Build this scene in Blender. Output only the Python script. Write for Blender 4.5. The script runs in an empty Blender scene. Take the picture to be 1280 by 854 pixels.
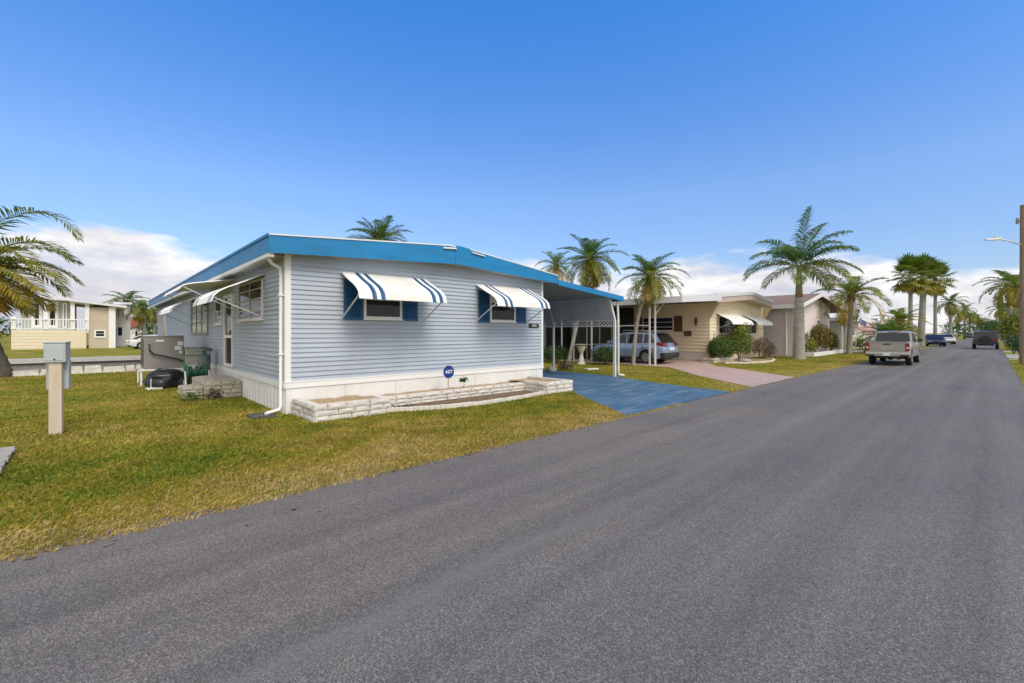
import bpy, bmesh, math, random
import numpy as np
from mathutils import Vector, Matrix, noise as mnoise
R_ = random.Random(7)
sc = bpy.context.scene
COL = sc.collection
rad = math.radians

# ------------------------------------------------------------------ materials
def _nt(name):
    m = bpy.data.materials.new(name); m.use_nodes = True
    nt = m.node_tree; p = nt.nodes['Principled BSDF']
    return m, nt, p
def N(nt, t, **kw):
    n = nt.nodes.new(t)
    for k, v in kw.items():
        if k.startswith('i_'):
            n.inputs[k[2:].replace('_', ' ')].default_value = v
        else: setattr(n, k, v)
    return n
def L(nt, a, b): nt.links.new(a, b)
def ramp(nt, fac, stops):
    r = nt.nodes.new('ShaderNodeValToRGB'); cr = r.color_ramp
    while len(cr.elements) < len(stops): cr.elements.new(0.5)
    for e, (pos, c) in zip(cr.elements, stops):
        e.position = pos; e.color = (c[0], c[1], c[2], 1)
    L(nt, fac, r.inputs['Fac']); return r.outputs['Color']
def mixc(nt, fac, a, b, mode='MIX'):
    m = nt.nodes.new('ShaderNodeMix'); m.data_type = 'RGBA'; m.blend_type = mode
    for s, v in ((m.inputs[0], fac), (m.inputs[6], a), (m.inputs[7], b)):
        if hasattr(v, 'links') or hasattr(v, 'is_linked'): L(nt, v, s)
        elif isinstance(v, (int, float)): s.default_value = v
        else: s.default_value = (v[0], v[1], v[2], 1)
    return m.outputs[2]
def noise(nt, scale, detail=4, rough=.55, vec=None, coord='Object', mapscale=None):
    if vec is None:
        tc = nt.nodes.new('ShaderNodeTexCoord'); vec = tc.outputs[coord]
    if mapscale:
        mp = nt.nodes.new('ShaderNodeMapping'); mp.inputs['Scale'].default_value = mapscale
        L(nt, vec, mp.inputs['Vector']); vec = mp.outputs[0]
    n = N(nt, 'ShaderNodeTexNoise'); n.inputs['Scale'].default_value = scale
    n.inputs['Detail'].default_value = detail; n.inputs['Roughness'].default_value = rough
    L(nt, vec, n.inputs['Vector']); return n.outputs['Fac']
def bump(nt, p, h, strength, dist=.01):
    b = N(nt, 'ShaderNodeBump'); b.inputs['Strength'].default_value = strength; b.inputs['Distance'].default_value = dist
    L(nt, h, b.inputs['Height']); L(nt, b.outputs[0], p.inputs['Normal'])
MATS = {}
def M(name, col, rough=.6, var=.1, scale=2.5, metal=0, spec=.5, bmp=0, bscale=60, stretch=None, coat=0, dirt=0):
    if name in MATS: return MATS[name]
    m, nt, p = _nt(name)
    c = Vector(col)
    n = noise(nt, scale, 6, .6, mapscale=stretch)
    lo = c*(1-var); hi = c*(1+var)
    colr = ramp(nt, n, [(.3, lo), (.7, hi)])
    if dirt:
        d = noise(nt, 1.3, 8, .7, mapscale=(1, 1, .35))
        f = ramp(nt, d, [(.5, (0, 0, 0)), (.75, (dirt,)*3)])
        colr = mixc(nt, f, colr, c*.45 + Vector((.03, .025, .015)))
    L(nt, colr, p.inputs['Base Color'])
    p.inputs['Roughness'].default_value = rough; p.inputs['Metallic'].default_value = metal
    p.inputs['Specular IOR Level'].default_value = spec
    if coat: p.inputs['Coat Weight'].default_value = coat; p.inputs['Coat Roughness'].default_value = .04
    if bmp: bump(nt, p, noise(nt, bscale, 4), bmp)
    MATS[name] = m; return m
def leafmat(name, stops, trans=.35, rough=.5, wscale=.0):
    if name in MATS: return MATS[name]
    m, nt, p = _nt(name)
    a = N(nt, 'ShaderNodeAttribute', attribute_name='tint')
    c = ramp(nt, a.outputs['Fac'], stops)
    n = noise(nt, 1.7, 3)
    c = mixc(nt, .55, c, ramp(nt, n, [(.3, (.55,)*3), (.7, (1.35,)*3)]), 'MULTIPLY')
    L(nt, c, p.inputs['Base Color']); p.inputs['Roughness'].default_value = rough
    p.inputs['Specular IOR Level'].default_value = .35
    t = N(nt, 'ShaderNodeBsdfTranslucent'); L(nt, c, t.inputs['Color'])
    mx = N(nt, 'ShaderNodeMixShader'); mx.inputs[0].default_value = trans
    L(nt, p.outputs[0], mx.inputs[1]); L(nt, t.outputs[0], mx.inputs[2])
    L(nt, mx.outputs[0], nt.nodes['Material Output'].inputs['Surface'])
    MATS[name] = m; return m

# ------------------------------------------------------------------ mesh helper
class MB:
    def __init__(s): s.v = []; s.f = []; s.m = []; s.t = []
    def add(s, vs, fs, mi=0, t=0.):
        o = len(s.v); s.v += [tuple(v) for v in vs]; s.t += [t]*len(vs) if not isinstance(t, (list, tuple)) else list(t)
        for f in fs: s.f.append(tuple(i+o for i in f)); s.m.append(mi)
    def hexa(s, p, mi=0, t=0.):   # 8 points: bottom 4 ccw, top 4 ccw
        s.add(p, [(3, 2, 1, 0), (4, 5, 6, 7), (0, 1, 5, 4), (1, 2, 6, 5), (2, 3, 7, 6), (3, 0, 4, 7)], mi, t)
    def box(s, x0, x1, y0, y1, z0, z1, mi=0, t=0.):
        s.hexa([(x0, y0, z0), (x1, y0, z0), (x1, y1, z0), (x0, y1, z0), (x0, y0, z1), (x1, y0, z1), (x1, y1, z1), (x0, y1, z1)], mi, t)
    def pbox(s, P, u0, u1, z0, z1, d0, d1, mi=0):
        s.hexa([P(u0, z0, d0), P(u1, z0, d0), P(u1, z0, d1), P(u0, z0, d1), P(u0, z1, d0), P(u1, z1, d0), P(u1, z1, d1), P(u0, z1, d1)], mi)
    def bar(s, p, q, w, h=None, up=(0, 0, 1), mi=0):
        p, q = Vector(p), Vector(q); d = (q-p).normalized(); h = h or w
        a = d.cross(Vector(up))
        if a.length < 1e-4: a = d.cross(Vector((1, 0, 0)))
        a.normalize(); b = a.cross(d).normalized(); a = a*w/2; b = b*h/2
        s.hexa([p-a-b, p+a-b, p+a+b, p-a+b, q-a-b, q+a-b, q+a+b, q-a+b], mi)
    def tube(s, pts, r, n=8, cap=True, mi=0, t=0.):
        pts = [Vector(p) for p in pts]; k = len(pts)
        rs = r if isinstance(r, (list, tuple)) else [r]*k
        o = len(s.v); ref = Vector((.31, .95, .05)); vs = []
        for i, p in enumerate(pts):
            d = (pts[min(i+1, k-1)]-pts[max(i-1, 0)]).normalized()
            a = d.cross(ref)
            if a.length < .1: a = d.cross(Vector((1, 0, .2)))
            a.normalize(); b = d.cross(a).normalized()
            for j in range(n):
                an = 2*math.pi*j/n; vs.append(p + a*math.cos(an)*rs[i] + b*math.sin(an)*rs[i])
        fs = []
        for i in range(k-1):
            for j in range(n):
                fs.append((i*n+j, i*n+(j+1) % n, (i+1)*n+(j+1) % n, (i+1)*n+j))
        if cap: fs.append(tuple(range(n-1, -1, -1))); fs.append(tuple(range((k-1)*n, k*n)))
        s.add(vs, fs, mi, t)
    def lathe(s, prof, c=(0, 0, 0), n=16, mi=0, axis='z', t=0.):
        vs = []; k = len(prof)
        for (r, z) in prof:
            for j in range(n):
                an = 2*math.pi*j/n; x, y = r*math.cos(an), r*math.sin(an)
                q = (x, y, z) if axis == 'z' else ((x, z, y) if axis == 'y' else (z, x, y))
                vs.append((c[0]+q[0], c[1]+q[1], c[2]+q[2]))
        fs = []
        for i in range(k-1):
            for j in range(n): fs.append((i*n+j, i*n+(j+1) % n, (i+1)*n+(j+1) % n, (i+1)*n+j))
        fs.append(tuple(range(n-1, -1, -1))); fs.append(tuple(range((k-1)*n, k*n)))
        s.add(vs, fs, mi, t)
    def prism(s, poly, fn, w0, w1, mi=0):   # polygon (u,v) extruded w0..w1 ; fn(u,v,w)
        n = len(poly)
        vs = [fn(u, v, w0) for u, v in poly] + [fn(u, v, w1) for u, v in poly]
        fs = [tuple(range(n-1, -1, -1)), tuple(range(n, 2*n))] + [(i, (i+1) % n, n+(i+1) % n, n+i) for i in range(n)]
        s.add(vs, fs, mi)
    def build(s, name, mats, parent=None, off=(0, 0, 0), smooth=False, bevel=0, recalc=True, solid=0):
        me = bpy.data.meshes.new(name)
        ox, oy, oz = off
        me.from_pydata([(x-ox, y-oy, z-oz) for x, y, z in s.v], [], s.f)
        if not isinstance(mats, (list, tuple)): mats = [mats]
        for m in mats: me.materials.append(m)
        me.polygons.foreach_set('material_index', s.m)
        if any(s.t):
            at = me.attributes.new('tint', 'FLOAT', 'POINT'); at.data.foreach_set('value', s.t)
        if recalc:
            bm = bmesh.new(); bm.from_mesh(me); bmesh.ops.recalc_face_normals(bm, faces=bm.faces); bm.to_mesh(me); bm.free()
        if smooth:
            me.shade_smooth()
            if smooth is not True: me.set_sharp_from_angle(angle=rad(smooth))
        me.update()
        o = bpy.data.objects.new(name, me); COL.objects.link(o)
        if parent is not None: o.parent = parent
        else: o.location = off
        if bevel:
            b = o.modifiers.new('bevel', 'BEVEL'); b.width = bevel; b.segments = 2; b.limit_method = 'ANGLE'; b.angle_limit = rad(35)
        if solid:
            b = o.modifiers.new('solid', 'SOLIDIFY'); b.thickness = solid; b.offset = 0
        return o
def tag(o, label=None, cat=None, group=None, kind=None):
    for k, v in (('label', label), ('category', cat), ('group', group), ('kind', kind)):
        if v: o[k] = v
    return o
class Thing:
    def __init__(s, name, label, cat, loc=(0, 0, 0), rz=0, group=None, local=False):
        o = bpy.data.objects.new(name, None); COL.objects.link(o); o.location = loc; o.rotation_euler[2] = rz
        o.empty_display_size = .2
        tag(o, label, cat, group); s.o = o; s.off = (0, 0, 0) if local else loc
    def part(s, name, mb, mats, parent=None, label=None, **kw):
        o = mb.build(name, mats, parent or s.o, s.off, **kw)
        if label: o['label'] = label
        return o
def solo(name, mb, mats, label, cat, loc=(0, 0, 0), group=None, kind=None, **kw):
    return tag(mb.build(name, mats, None, loc, **kw), label, cat, group, kind)
def copy_tree(o, parent=None):
    c = o.copy(); COL.objects.link(c)
    if parent is not None: c.parent = parent
    for ch in list(o.children): copy_tree(ch, c)
    return c
def PYm(Y0): return lambda u, z, d: (u, Y0-d, z)      # wall facing -Y
def PXm(X0): return lambda u, z, d: (X0-d, u, z)      # wall facing -X
def text_mesh(txt, size, extr):
    cu = bpy.data.curves.new('lettering', 'FONT'); cu.body = txt; cu.size = size; cu.extrude = extr; cu.align_x = 'CENTER'; cu.align_y = 'CENTER'; cu.offset = size*.02
    ob = bpy.data.objects.new('lettering', cu); COL.objects.link(ob)
    dg = bpy.context.evaluated_depsgraph_get(); me = bpy.data.meshes.new_from_object(ob.evaluated_get(dg))
    bpy.data.objects.remove(ob); return me

# ------------------------------------------------------------------ walls
def siding(mb, P, u0, u1, z0, ztop, ex=.1, proud=.02):
    """lapped boards; ztop may be a function of u (for gables)"""
    zt = ztop if callable(ztop) else (lambda u: ztop)
    zmax = max(zt(u0+(u1-u0)*i/40) for i in range(41)); z = z0; i = 0
    while z < zmax-1e-6:
        n = 1 if not callable(ztop) else 48
        runs = []; cur = None
        for k in range(n):
            a, b = u0+(u1-u0)*k/n, u0+(u1-u0)*(k+1)/n
            if zt((a+b)/2) > z+.001:
                if cur and abs(cur[1]-a) < 1e-6: cur[1] = b
                else: cur = [a, b]; runs.append(cur)
        z1 = min(z+ex, zmax)
        cut = []
        for a, b in runs:
            q = a+R_.uniform(.8, 3.6)
            while q < b-.4: cut.append((a, q)); a = q; q += R_.choice((2.4, 3.0, 3.66))
            cut.append((a, b))
        for a, b in cut:
            j = R_.uniform(-.002, .002)
            mb.add([P(a, z, .001), P(b, z, .001), P(b, z, proud+j), P(a, z, proud+j), P(b, z+.012, proud+.001+j), P(a, z+.012, proud+.001+j), P(b, z1, .002), P(a, z1, .002)],
                   [(0, 1, 2, 3), (3, 2, 4, 5), (5, 4, 6, 7)])
        z = z1; i += 1
GD = .033
def window(T, P, u0, u1, z0, z1, fmat, gmat, fr=.05, mull=(), rails=(), depth=.05, sill=True, name='window'):
    mb = MB()
    mb.pbox(P, u0, u0+fr, z0, z1, .004, depth); mb.pbox(P, u1-fr, u1, z0, z1, .004, depth)
    mb.pbox(P, u0+fr, u1-fr, z1-fr, z1, .004, depth-.002); mb.pbox(P, u0+fr, u1-fr, z0, z0+fr, .004, depth-.002)
    for u in mull: mb.pbox(P, u-.02, u+.02, z0+fr, z1-fr, .012, depth-.003)
    for z in rails: mb.pbox(P, u0+fr, u1-fr, z-.016, z+.016, .012, depth-.005)
    if sill: mb.pbox(P, u0-.02, u1+.02, z0-.03, z0-.001, .004, depth+.03)
    w = T.part(name, mb, fmat)
    g = MB(); g.pbox(P, u0+fr, u1-fr, z0+fr, z1-fr, .006, GD)
    T.part('pane', g, gmat, w)
    return w
def awning(T, P, u0, u1, zt, proj, drop, mats, slat_mat, n, curl=.13, brace=None, bz=.55, name='awning'):
    mb = MB(); w = (u1-u0)/n
    prof = [(.02, zt), (proj*.4, zt-drop*.32), (proj*.72, zt-drop*.56), (proj*.86, zt-drop*.70), (proj*.95, zt-drop*.85), (proj, zt-drop-.04)]
    for i in range(n):
        a, b = u0+i*w, u0+(i+1)*w; s = .014
        mi = slat_mat(i)
        for (ua, ub, ra, rb) in ((a, a+s, 0, .02), (a+s, b-s, .02, .02), (b-s, b, .02, 0)):
            if (ua, ub) == (a+s, b-s):
                um = (ua+ub)/2
                segs = [(ua, um, .02, .008), (um, ub, .008, .02)]
            else: segs = [(ua, ub, ra, rb)]
            for (x0, x1, e0, e1) in segs:
                vs = []; fs = []
                for j, (d, z) in enumerate(prof):
                    sc0 = -.03*(e0/.02) if j == len(prof)-1 else 0
                    sc1 = -.03*(e1/.02) if j == len(prof)-1 else 0
                    vs += [P(x0, z+e0+sc0, d+e0*.3), P(x1, z+e1+sc1, d+e1*.3)]
                    if j: fs.append((2*j-2, 2*j-1, 2*j+1, 2*j))
                mb.add(vs, fs, mi)
    o = T.part(name, mb, mats, recalc=False, solid=.006)
    f = MB(); f.bar(P(u0, zt-drop*.93, proj*.93), P(u1, zt-drop*.93, proj*.93), .025)
    T.part('front_rail', f, MATS['alum'], o)
    for u in (u0+.05, u1-.05) if brace is None else brace:
        b = MB(); b.bar(P(u, zt-drop*.93, proj*.93), P(u, zt-drop-bz, .03), .026, .018)
        T.part('brace', b, MATS['alum'], o)
    return o
def shutter(T, P, u0, u1, z0, z1, mat):
    mb = MB(); fr = .045
    mb.pbox(P, u0, u0+fr, z0, z1, .012, .045); mb.pbox(P, u1-fr, u1, z0, z1, .012, .045)
    for z in (z0, (z0+z1)/2-fr/2, z1-fr): mb.pbox(P, u0+fr, u1-fr, z, z+fr, .012, .043)
    z = z0+fr
    while z < z1-fr-.02:
        vs = [P(u0+fr, z, .042), P(u1-fr, z, .042), P(u1-fr, z+.036, .026), P(u0+fr, z+.036, .026)]
        mb.add(vs, [(0, 1, 2, 3)]); z += .03
    mb.pbox(P, u0+fr, u1-fr, z0+fr, z1-fr, .011, .024)
    return T.part('shutter', mb, mat)

# ------------------------------------------------------------------ vegetation
def frond(mb, o, az, el, ln, droop, nl=34, ll=.6, tint=.3, lw=.035, vee=.35, hang=.5, rr=.018, rb=random, bare=.12, side=0.):
    """pinnate frond: curved rachis and two rows of two-segment leaflets"""
    p = Vector(o); pts = []; n = 14; e = el; a = az
    for i in range(n+1):
        pts.append(p.copy()); s = (i+.5)/n
        e = el-droop*(s**1.35); a = az+side*s
        p = p+Vector((math.cos(e)*math.cos(a), math.cos(e)*math.sin(a), math.sin(e)))*(ln/n)
    mb.tube(pts, [rr*(1-.85*i/n)+.002 for i in range(n+1)], 5, False, t=min(1, tint+.15))
    for k in range(nl):
        s = bare+(1-bare)*(k+.5)/nl; x = s*n; i = min(int(x), n-1); fr = x-i
        q = pts[i].lerp(pts[i+1], fr); d = (pts[i+1]-pts[i]).normalized()
        sd = d.cross(Vector((0, 0, 1)))
        if sd.length < .05: sd = Vector((math.sin(az), -math.cos(az), 0))
        sd.normalize(); up = sd.cross(d).normalized()
        prof = (math.sin(math.pi*min(1, .16+.8*s))**.7)*ll
        for sg in (-1, 1):
            l = prof*rb.uniform(.85, 1.1)
            dr = (sd*sg*rb.uniform(.8, 1.0) + d*(.35+.75*s)*rb.uniform(.8, 1.2) + up*vee*rb.uniform(.4, 1.4)).normalized()
            dr2 = (dr+Vector((0, 0, -1))*hang*rb.uniform(.6, 1.5)).normalized()
            wv = dr.cross(up); 
            if wv.length < .05: wv = d.copy()
            wv = (wv.normalized()+up*rb.uniform(-.5, .5)).normalized()*lw*.5
            m = q+dr*l*.5; tp = m+dr2*l*.5
            tt = max(0, min(1, tint+rb.uniform(-.12, .12)))
            mb.add([q-wv*.5, q+wv*.5, m+wv, m-wv, tp], [(0, 1, 2, 3), (3, 2, 4)], 0, tt)
def fan(mb, o, az, el, pet, rd, tint, rb, nb=22, droopy=.6):
    d = Vector((math.cos(el)*math.cos(az), math.cos(el)*math.sin(az), math.sin(el)))
    o = Vector(o); c = o+d*pet+Vector((0, 0, -.06*pet))
    mb.tube([o, o+d*pet*.55, c], [.022, .018, .012], 4, False, t=min(1, tint+.1))
    sd = d.cross(Vector((0, 0, 1))).normalized(); up = sd.cross(d)
    for k in range(nb):
        a = (k/(nb-1)-.5)*rad(250)
        b = (d*math.cos(a)+sd*math.sin(a)+up*(.12+.15*rb.random())).normalized()
        l = rd*rb.uniform(.85, 1.05)*(1-.12*abs(a)/2.2)
        w = b.cross(up).normalized()*l*.075
        m = c+b*l*.6; tp = m+(b*.8+Vector((0, 0, -droopy*rb.uniform(.4, 1.5)))).normalized()*l*.42
        tt = max(0, min(1, tint+rb.uniform(-.1, .1)))
        mb.add([c, m-w, m+w, tp], [(0, 2, 1), (1, 2, 3)], 0, tt)
def bush_mb(c, r, n, leaf, rb, lump=.25, t0=.2, t1=.5, freq=2.2, flat=0.):
    mb = MB(); c = Vector(c)
    off = Vector((rb.uniform(0, 50), rb.uniform(0, 50), rb.uniform(0, 50)))
    for i in range(n):
        v = Vector((rb.gauss(0, 1), rb.gauss(0, 1), rb.gauss(0, 1))).normalized()
        if v.z < -.75: v.z *= -.6
        k = 1+lump*2*mnoise.noise(v*freq+off)+.12*mnoise.noise(v*6+off)
        s = k*(rb.random()**.22 if rb.random() < .72 else rb.uniform(.3, .95))*rb.uniform(.94, 1.07)
        p = c+Vector((v.x*r[0]*s, v.y*r[1]*s, v.z*r[2]*s))
        if p.z < .03: p.z = .03+rb.random()*.1
        nrm = (v+Vector((rb.gauss(0, .6), rb.gauss(0, .6), rb.gauss(0, .6)+.2))).normalized()
        a = nrm.cross(Vector((rb.gauss(0, 1), rb.gauss(0, 1), rb.gauss(0, 1)))).normalized(); b = nrm.cross(a)
        l = leaf*rb.uniform(.6, 1.3); w = l*.45
        tt = t0+(t1-t0)*rb.random()
        mb.add([p-a*l*.5, p+b*w*.5, p+a*l*.5+nrm*l*-.15, p-b*w*.5], [(0, 1, 2, 3)], 0, max(.001, tt))
    return mb
def bush(name, c, r, n, leaf, mat, label, cat='bush', group=None, seed=1, stem=True, **kw):
    rb = random.Random(seed)
    T = Thing(name, label, cat, (c[0], c[1], 0), group=group)
    T.part('foliage', bush_mb(c, r, n, leaf, rb, **kw), mat, recalc=False)
    if stem:
        mb = MB()
        for i in range(5):
            a = rb.uniform(0, 6.28); q = (c[0]+math.cos(a)*r[0]*.6, c[1]+math.sin(a)*r[1]*.6, c[2]+r[2]*.4*rb.random())
            mb.tube([(c[0]+.05*math.cos(a), c[1]+.05*math.sin(a), 0), ((c[0]+q[0])/2, (c[1]+q[1])/2, q[2]*.5), q], [.02, .015, .006], 5)
        T.part('stem', mb, MATS['bark'])
    return T
def trunk_mb(pts, rs, rings=0, n=12, rb=random, amp=.03):
    """trunk along pts, resampled, with leaf-scar rings"""
    mb = MB(); pts = [Vector(p) for p in pts]; out = []; ro = []
    m = max(2, rings*3)
    for i in range(m+1):
        x = i/m*(len(pts)-1); k = min(int(x), len(pts)-2); f = x-k
        p0, p1, p2, p3 = pts[max(k-1, 0)], pts[k], pts[k+1], pts[min(k+2, len(pts)-1)]
        q = .5*((2*p1)+(p2-p0)*f+(2*p0-5*p1+4*p2-p3)*f*f+(3*p1-p0-3*p2+p3)*f**3)
        r = rs[k]*(1-f)+rs[k+1]*f
        out.append(q); ro.append(r*(1+(amp if i % 3 == 0 else -amp*.4)+rb.uniform(-amp, amp)*.5))
    mb.tube(out, ro, n); return mb
SKYRAMP = [(0, (.42, .42, .42)), (.1, (.30, .32, .38)), (.28, (.34, .40, .49)), (.6, (.14, .41, .67)), (.8, (.3, .5, .62))]
CLOUDOFF = (1.3, .7, .0)
CTOP = .112
CLOUDC = [(.1, (2.7, 2.7, 3.2)), (.5, (3.7, 3.65, 3.9)), (.95, (5.4, 5.3, 5.2))]
FILL_VEILC = (5.6, 5.3, 4.9)
SUNE = 1.25
EXPO = 1.05
# ================================================================== camera, sky, sun
HC = 1.65
ANG = math.atan2(600, 561)
cam = bpy.data.cameras.new('camera'); co = bpy.data.objects.new('camera', cam); COL.objects.link(co)
co.location = (0, 0, HC); co.rotation_euler = (rad(90), 0, ANG-rad(90))
cam.sensor_width = 36; cam.lens = 561/1280*36; cam.shift_y = -11/1280; cam.clip_end = 6000; cam.clip_start = .05
sc.camera = co
SUN_EL, SUN_AZ = rad(50), rad(-96)          # azimuth from +X towards +Y
sd = Vector((math.cos(SUN_EL)*math.cos(SUN_AZ), math.cos(SUN_EL)*math.sin(SUN_AZ), math.sin(SUN_EL)))
sl = bpy.data.lights.new('sun', 'SUN'); sl.energy = SUNE; sl.angle = rad(28); sl.color = (1, .93, .82)
so = bpy.data.objects.new('sun', sl); COL.objects.link(so); so.rotation_euler = sd.to_track_quat('Z', 'Y').to_euler()
w = bpy.data.worlds.new('World'); sc.world = w; w.use_nodes = True
nt = w.node_tree; bg = nt.nodes['Background']
sky = N(nt, 'ShaderNodeTexSky'); sky.sky_type = 'NISHITA'; sky.sun_disc = False
sky.sun_elevation = SUN_EL; sky.sun_rotation = math.atan2(sd.x, sd.y); sky.air_density = 1.0; sky.dust_density = .6; sky.ozone_density = 2.2
tc = N(nt, 'ShaderNodeTexCoord'); sep = N(nt, 'ShaderNodeSeparateXYZ'); L(nt, tc.outputs['Generated'], sep.inputs[0])
def mth(op, a, b=None, clamp=False):
    m = nt.nodes.new('ShaderNodeMath'); m.operation = op; m.use_clamp = clamp
    for i, v in enumerate((a, b)):
        if v is None: continue
        if hasattr(v, 'is_linked'): L(nt, v, m.inputs[i])
        else: m.inputs[i].default_value = v
    return m.outputs[0]
Z = sep.outputs[2]
# deepen the blue overhead (clear winter air), pale near the horizon
tint = ramp(nt, Z, SKYRAMP)
skyc = mixc(nt, 1.0, sky.outputs[0], tint, 'MULTIPLY'); skyc = mixc(nt, 1.0, skyc, (2, 2, 2), 'MULTIPLY')
mp = N(nt, 'ShaderNodeMapping'); mp.inputs['Scale'].default_value = (1, 1, 3.2); mp.inputs['Location'].default_value = CLOUDOFF
L(nt, tc.outputs['Generated'], mp.inputs['Vector'])
n1 = noise(nt, 3.4, 9, .5, vec=mp.outputs[0]); n2 = noise(nt, 9, 8, .58, vec=mp.outputs[0])
big = noise(nt, 1.7, 3, .5, vec=tc.outputs['Generated'])
# height of the cumulus bank above the horizon varies with direction
top = mth('ADD', mth('MULTIPLY', mth('SUBTRACT', big, .5), .06), mth('ADD', mth('MULTIPLY', sep.outputs[1], .04), CTOP))
top = mth('ADD', top, mth('MULTIPLY', mth('SUBTRACT', n1, .5), .19))
edge = mth('ADD', mth('MULTIPLY', mth('SUBTRACT', top, Z), 42), mth('MULTIPLY', mth('SUBTRACT', n2, .5), 2.4))
mask = mth('ADD', edge, .1, True)
# loose wisps above the bank
n3 = noise(nt, 1.15, 10, .62, vec=mp.outputs[0])
wisp = mth('MULTIPLY', mth('SUBTRACT', n3, .67, True), 1.6, True)
mask = mth('MAXIMUM', mask, wisp)
mask = mth('MULTIPLY', mask, mth('ADD', mth('MULTIPLY', n2, .9), .5, True), True)
# bright cloud out of view behind the camera, added as soft fill light
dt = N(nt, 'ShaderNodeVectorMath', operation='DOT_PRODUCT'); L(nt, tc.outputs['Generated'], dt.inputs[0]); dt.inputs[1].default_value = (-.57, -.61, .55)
fill_veil = mth('ADD', mth('MULTIPLY', mth('SUBTRACT', dt.outputs['Value'], .12), 2.6), mth('MULTIPLY', mth('SUBTRACT', n3, .5), 1.6), True)
shade = mth('ADD', mth('MULTIPLY', mth('SUBTRACT', n1, .5), -2.2), mth('ADD', mth('MULTIPLY', mth('SUBTRACT', top, Z), -7), 1.0), True)
shade = mth('ADD', mth('MULTIPLY', shade, .6), mth('MULTIPLY', mth('SUBTRACT', n2, .34), 1.5), True)
cc = ramp(nt, shade, CLOUDC)
out = mixc(nt, mask, skyc, cc); out = mixc(nt, mth('MULTIPLY', fill_veil, .9), out, FILL_VEILC)
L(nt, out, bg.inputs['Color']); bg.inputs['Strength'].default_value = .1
sc.view_settings.view_transform = 'Standard'; sc.view_settings.look = 'None'; sc.view_settings.exposure = EXPO; sc.view_settings.gamma = 1
sc.cycles.max_bounces = 6; sc.cycles.use_denoising = True

# ================================================================== common materials
M('alum', (.62, .63, .64), .4, .08)
M('white', (.76, .76, .75), .5, .05, dirt=.25)
M('white_clean', (.8, .8, .79), .45, .03)
M('bark', (.16, .12, .085), .9, .3, 8, bmp=.4)
M('blue_metal', (.006, .20, .455), .42, .16, 1.6, spec=.5, stretch=(.6, .6, 2.5), dirt=.3)
M('siding', (.405, .46, .535), .55, .08, 1.2, stretch=(.4, .4, 6), dirt=.22)
M('shutter_blue', (.012, .08, .2), .5, .15)
M('soffit', (.55, .55, .55), .6, .1)
M('skirt', (.74, .735, .72), .6, .06, 1.5, dirt=.3)
M('cream_metal', (.74, .725, .685), .5, .06, dirt=.2)
M('black', (.015, .015, .017), .5, .2)
M('rubber', (.02, .02, .021), .8, .2)
def glassmat(name, c, r=.06, sp=.6):
    m, nt, p = _nt(name); p.inputs['Base Color'].default_value = (*c, 1); p.inputs['Roughness'].default_value = r
    p.inputs['Specular IOR Level'].default_value = sp
    b = noise(nt, 1.2, 2); bump(nt, p, b, .06, .05); MATS[name] = m; return m
glassmat('glass', (.018, .022, .026), .06, .3); glassmat('car_glass', (.012, .015, .018), .03)
# dark window glass with tangled bright reflections painted into its colour
m, nt, p = _nt('glass_reflections')
n = noise(nt, 5.5, 6, .65, mapscale=(1, 1, 1.6)); c = ramp(nt, n, [(.5, (.012, .014, .016)), (.6, (.04, .04, .037)), (.72, (.24, .23, .22))])
L(nt, c, p.inputs['Base Color']); p.inputs['Roughness'].default_value = .08; p.inputs['Specular IOR Level'].default_value = .22; MATS['glass_reflections'] = m
m, nt, p = _nt('asphalt')
tcn = N(nt, 'ShaderNodeTexCoord'); ov = tcn.outputs['Object']
v = N(nt, 'ShaderNodeTexVoronoi'); v.inputs['Scale'].default_value = 150; L(nt, ov, v.inputs['Vector'])
g1 = ramp(nt, v.outputs['Color'], [(.1, (.072, .069, .070)), (.55, (.132, .126, .128)), (.94, (.28, .27, .27))])
big = noise(nt, .35, 5, .6); g1 = mixc(nt, .8, g1, ramp(nt, big, [(.3, (.8, .8, .88)), (.5, (1, 1, 1)), (.72, (1.13, 1.08, 1.03))]), 'MULTIPLY')
st = noise(nt, 1.0, 6, .6, mapscale=(.06, 2.2, 1)); g1 = mixc(nt, .9, g1, ramp(nt, st, [(.3, (.76, .755, .77)), (.5, (1, 1, 1)), (.7, (1.26, 1.25, 1.24))]), 'MULTIPLY')
med = noise(nt, 14, 5, .75); g1 = mixc(nt, .25, g1, ramp(nt, med, [(.3, (.8, .8, .8)), (.7, (1.2, 1.2, 1.2))]), 'MULTIPLY')
sx = N(nt, 'ShaderNodeSeparateXYZ'); L(nt, ov, sx.inputs[0])
wob = noise(nt, .5, 4)
def band(c, w):   # a pale worn strip running along the road
    a = mth2(nt, 'SUBTRACT', sx.outputs[1], c); a = mth2(nt, 'ADD', a, mth2(nt, 'MULTIPLY', mth2(nt, 'SUBTRACT', wob, .5), .5))
    return mth2(nt, 'SUBTRACT', 1, mth2(nt, 'DIVIDE', mth2(nt, 'ABSOLUTE', a), w), True)
def mth2(nt, op, a, b=None, clamp=False):
    m = nt.nodes.new('ShaderNodeMath'); m.operation = op; m.use_clamp = clamp
    for i, v in enumerate((a, b)):
        if v is None: continue
        if hasattr(v, 'is_linked'): L(nt, v, m.inputs[i])
        else: m.inputs[i].default_value = v
    return m.outputs[0]
bn = mth2(nt, 'MULTIPLY', band(2.42, .16), .4)
bn2 = mth2(nt, 'MULTIPLY', band(4.75, .3), .3)
g1 = mixc(nt, bn, g1, (.2, .195, .2)); g1 = mixc(nt, bn2, g1, (.19, .183, .18))
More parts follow.
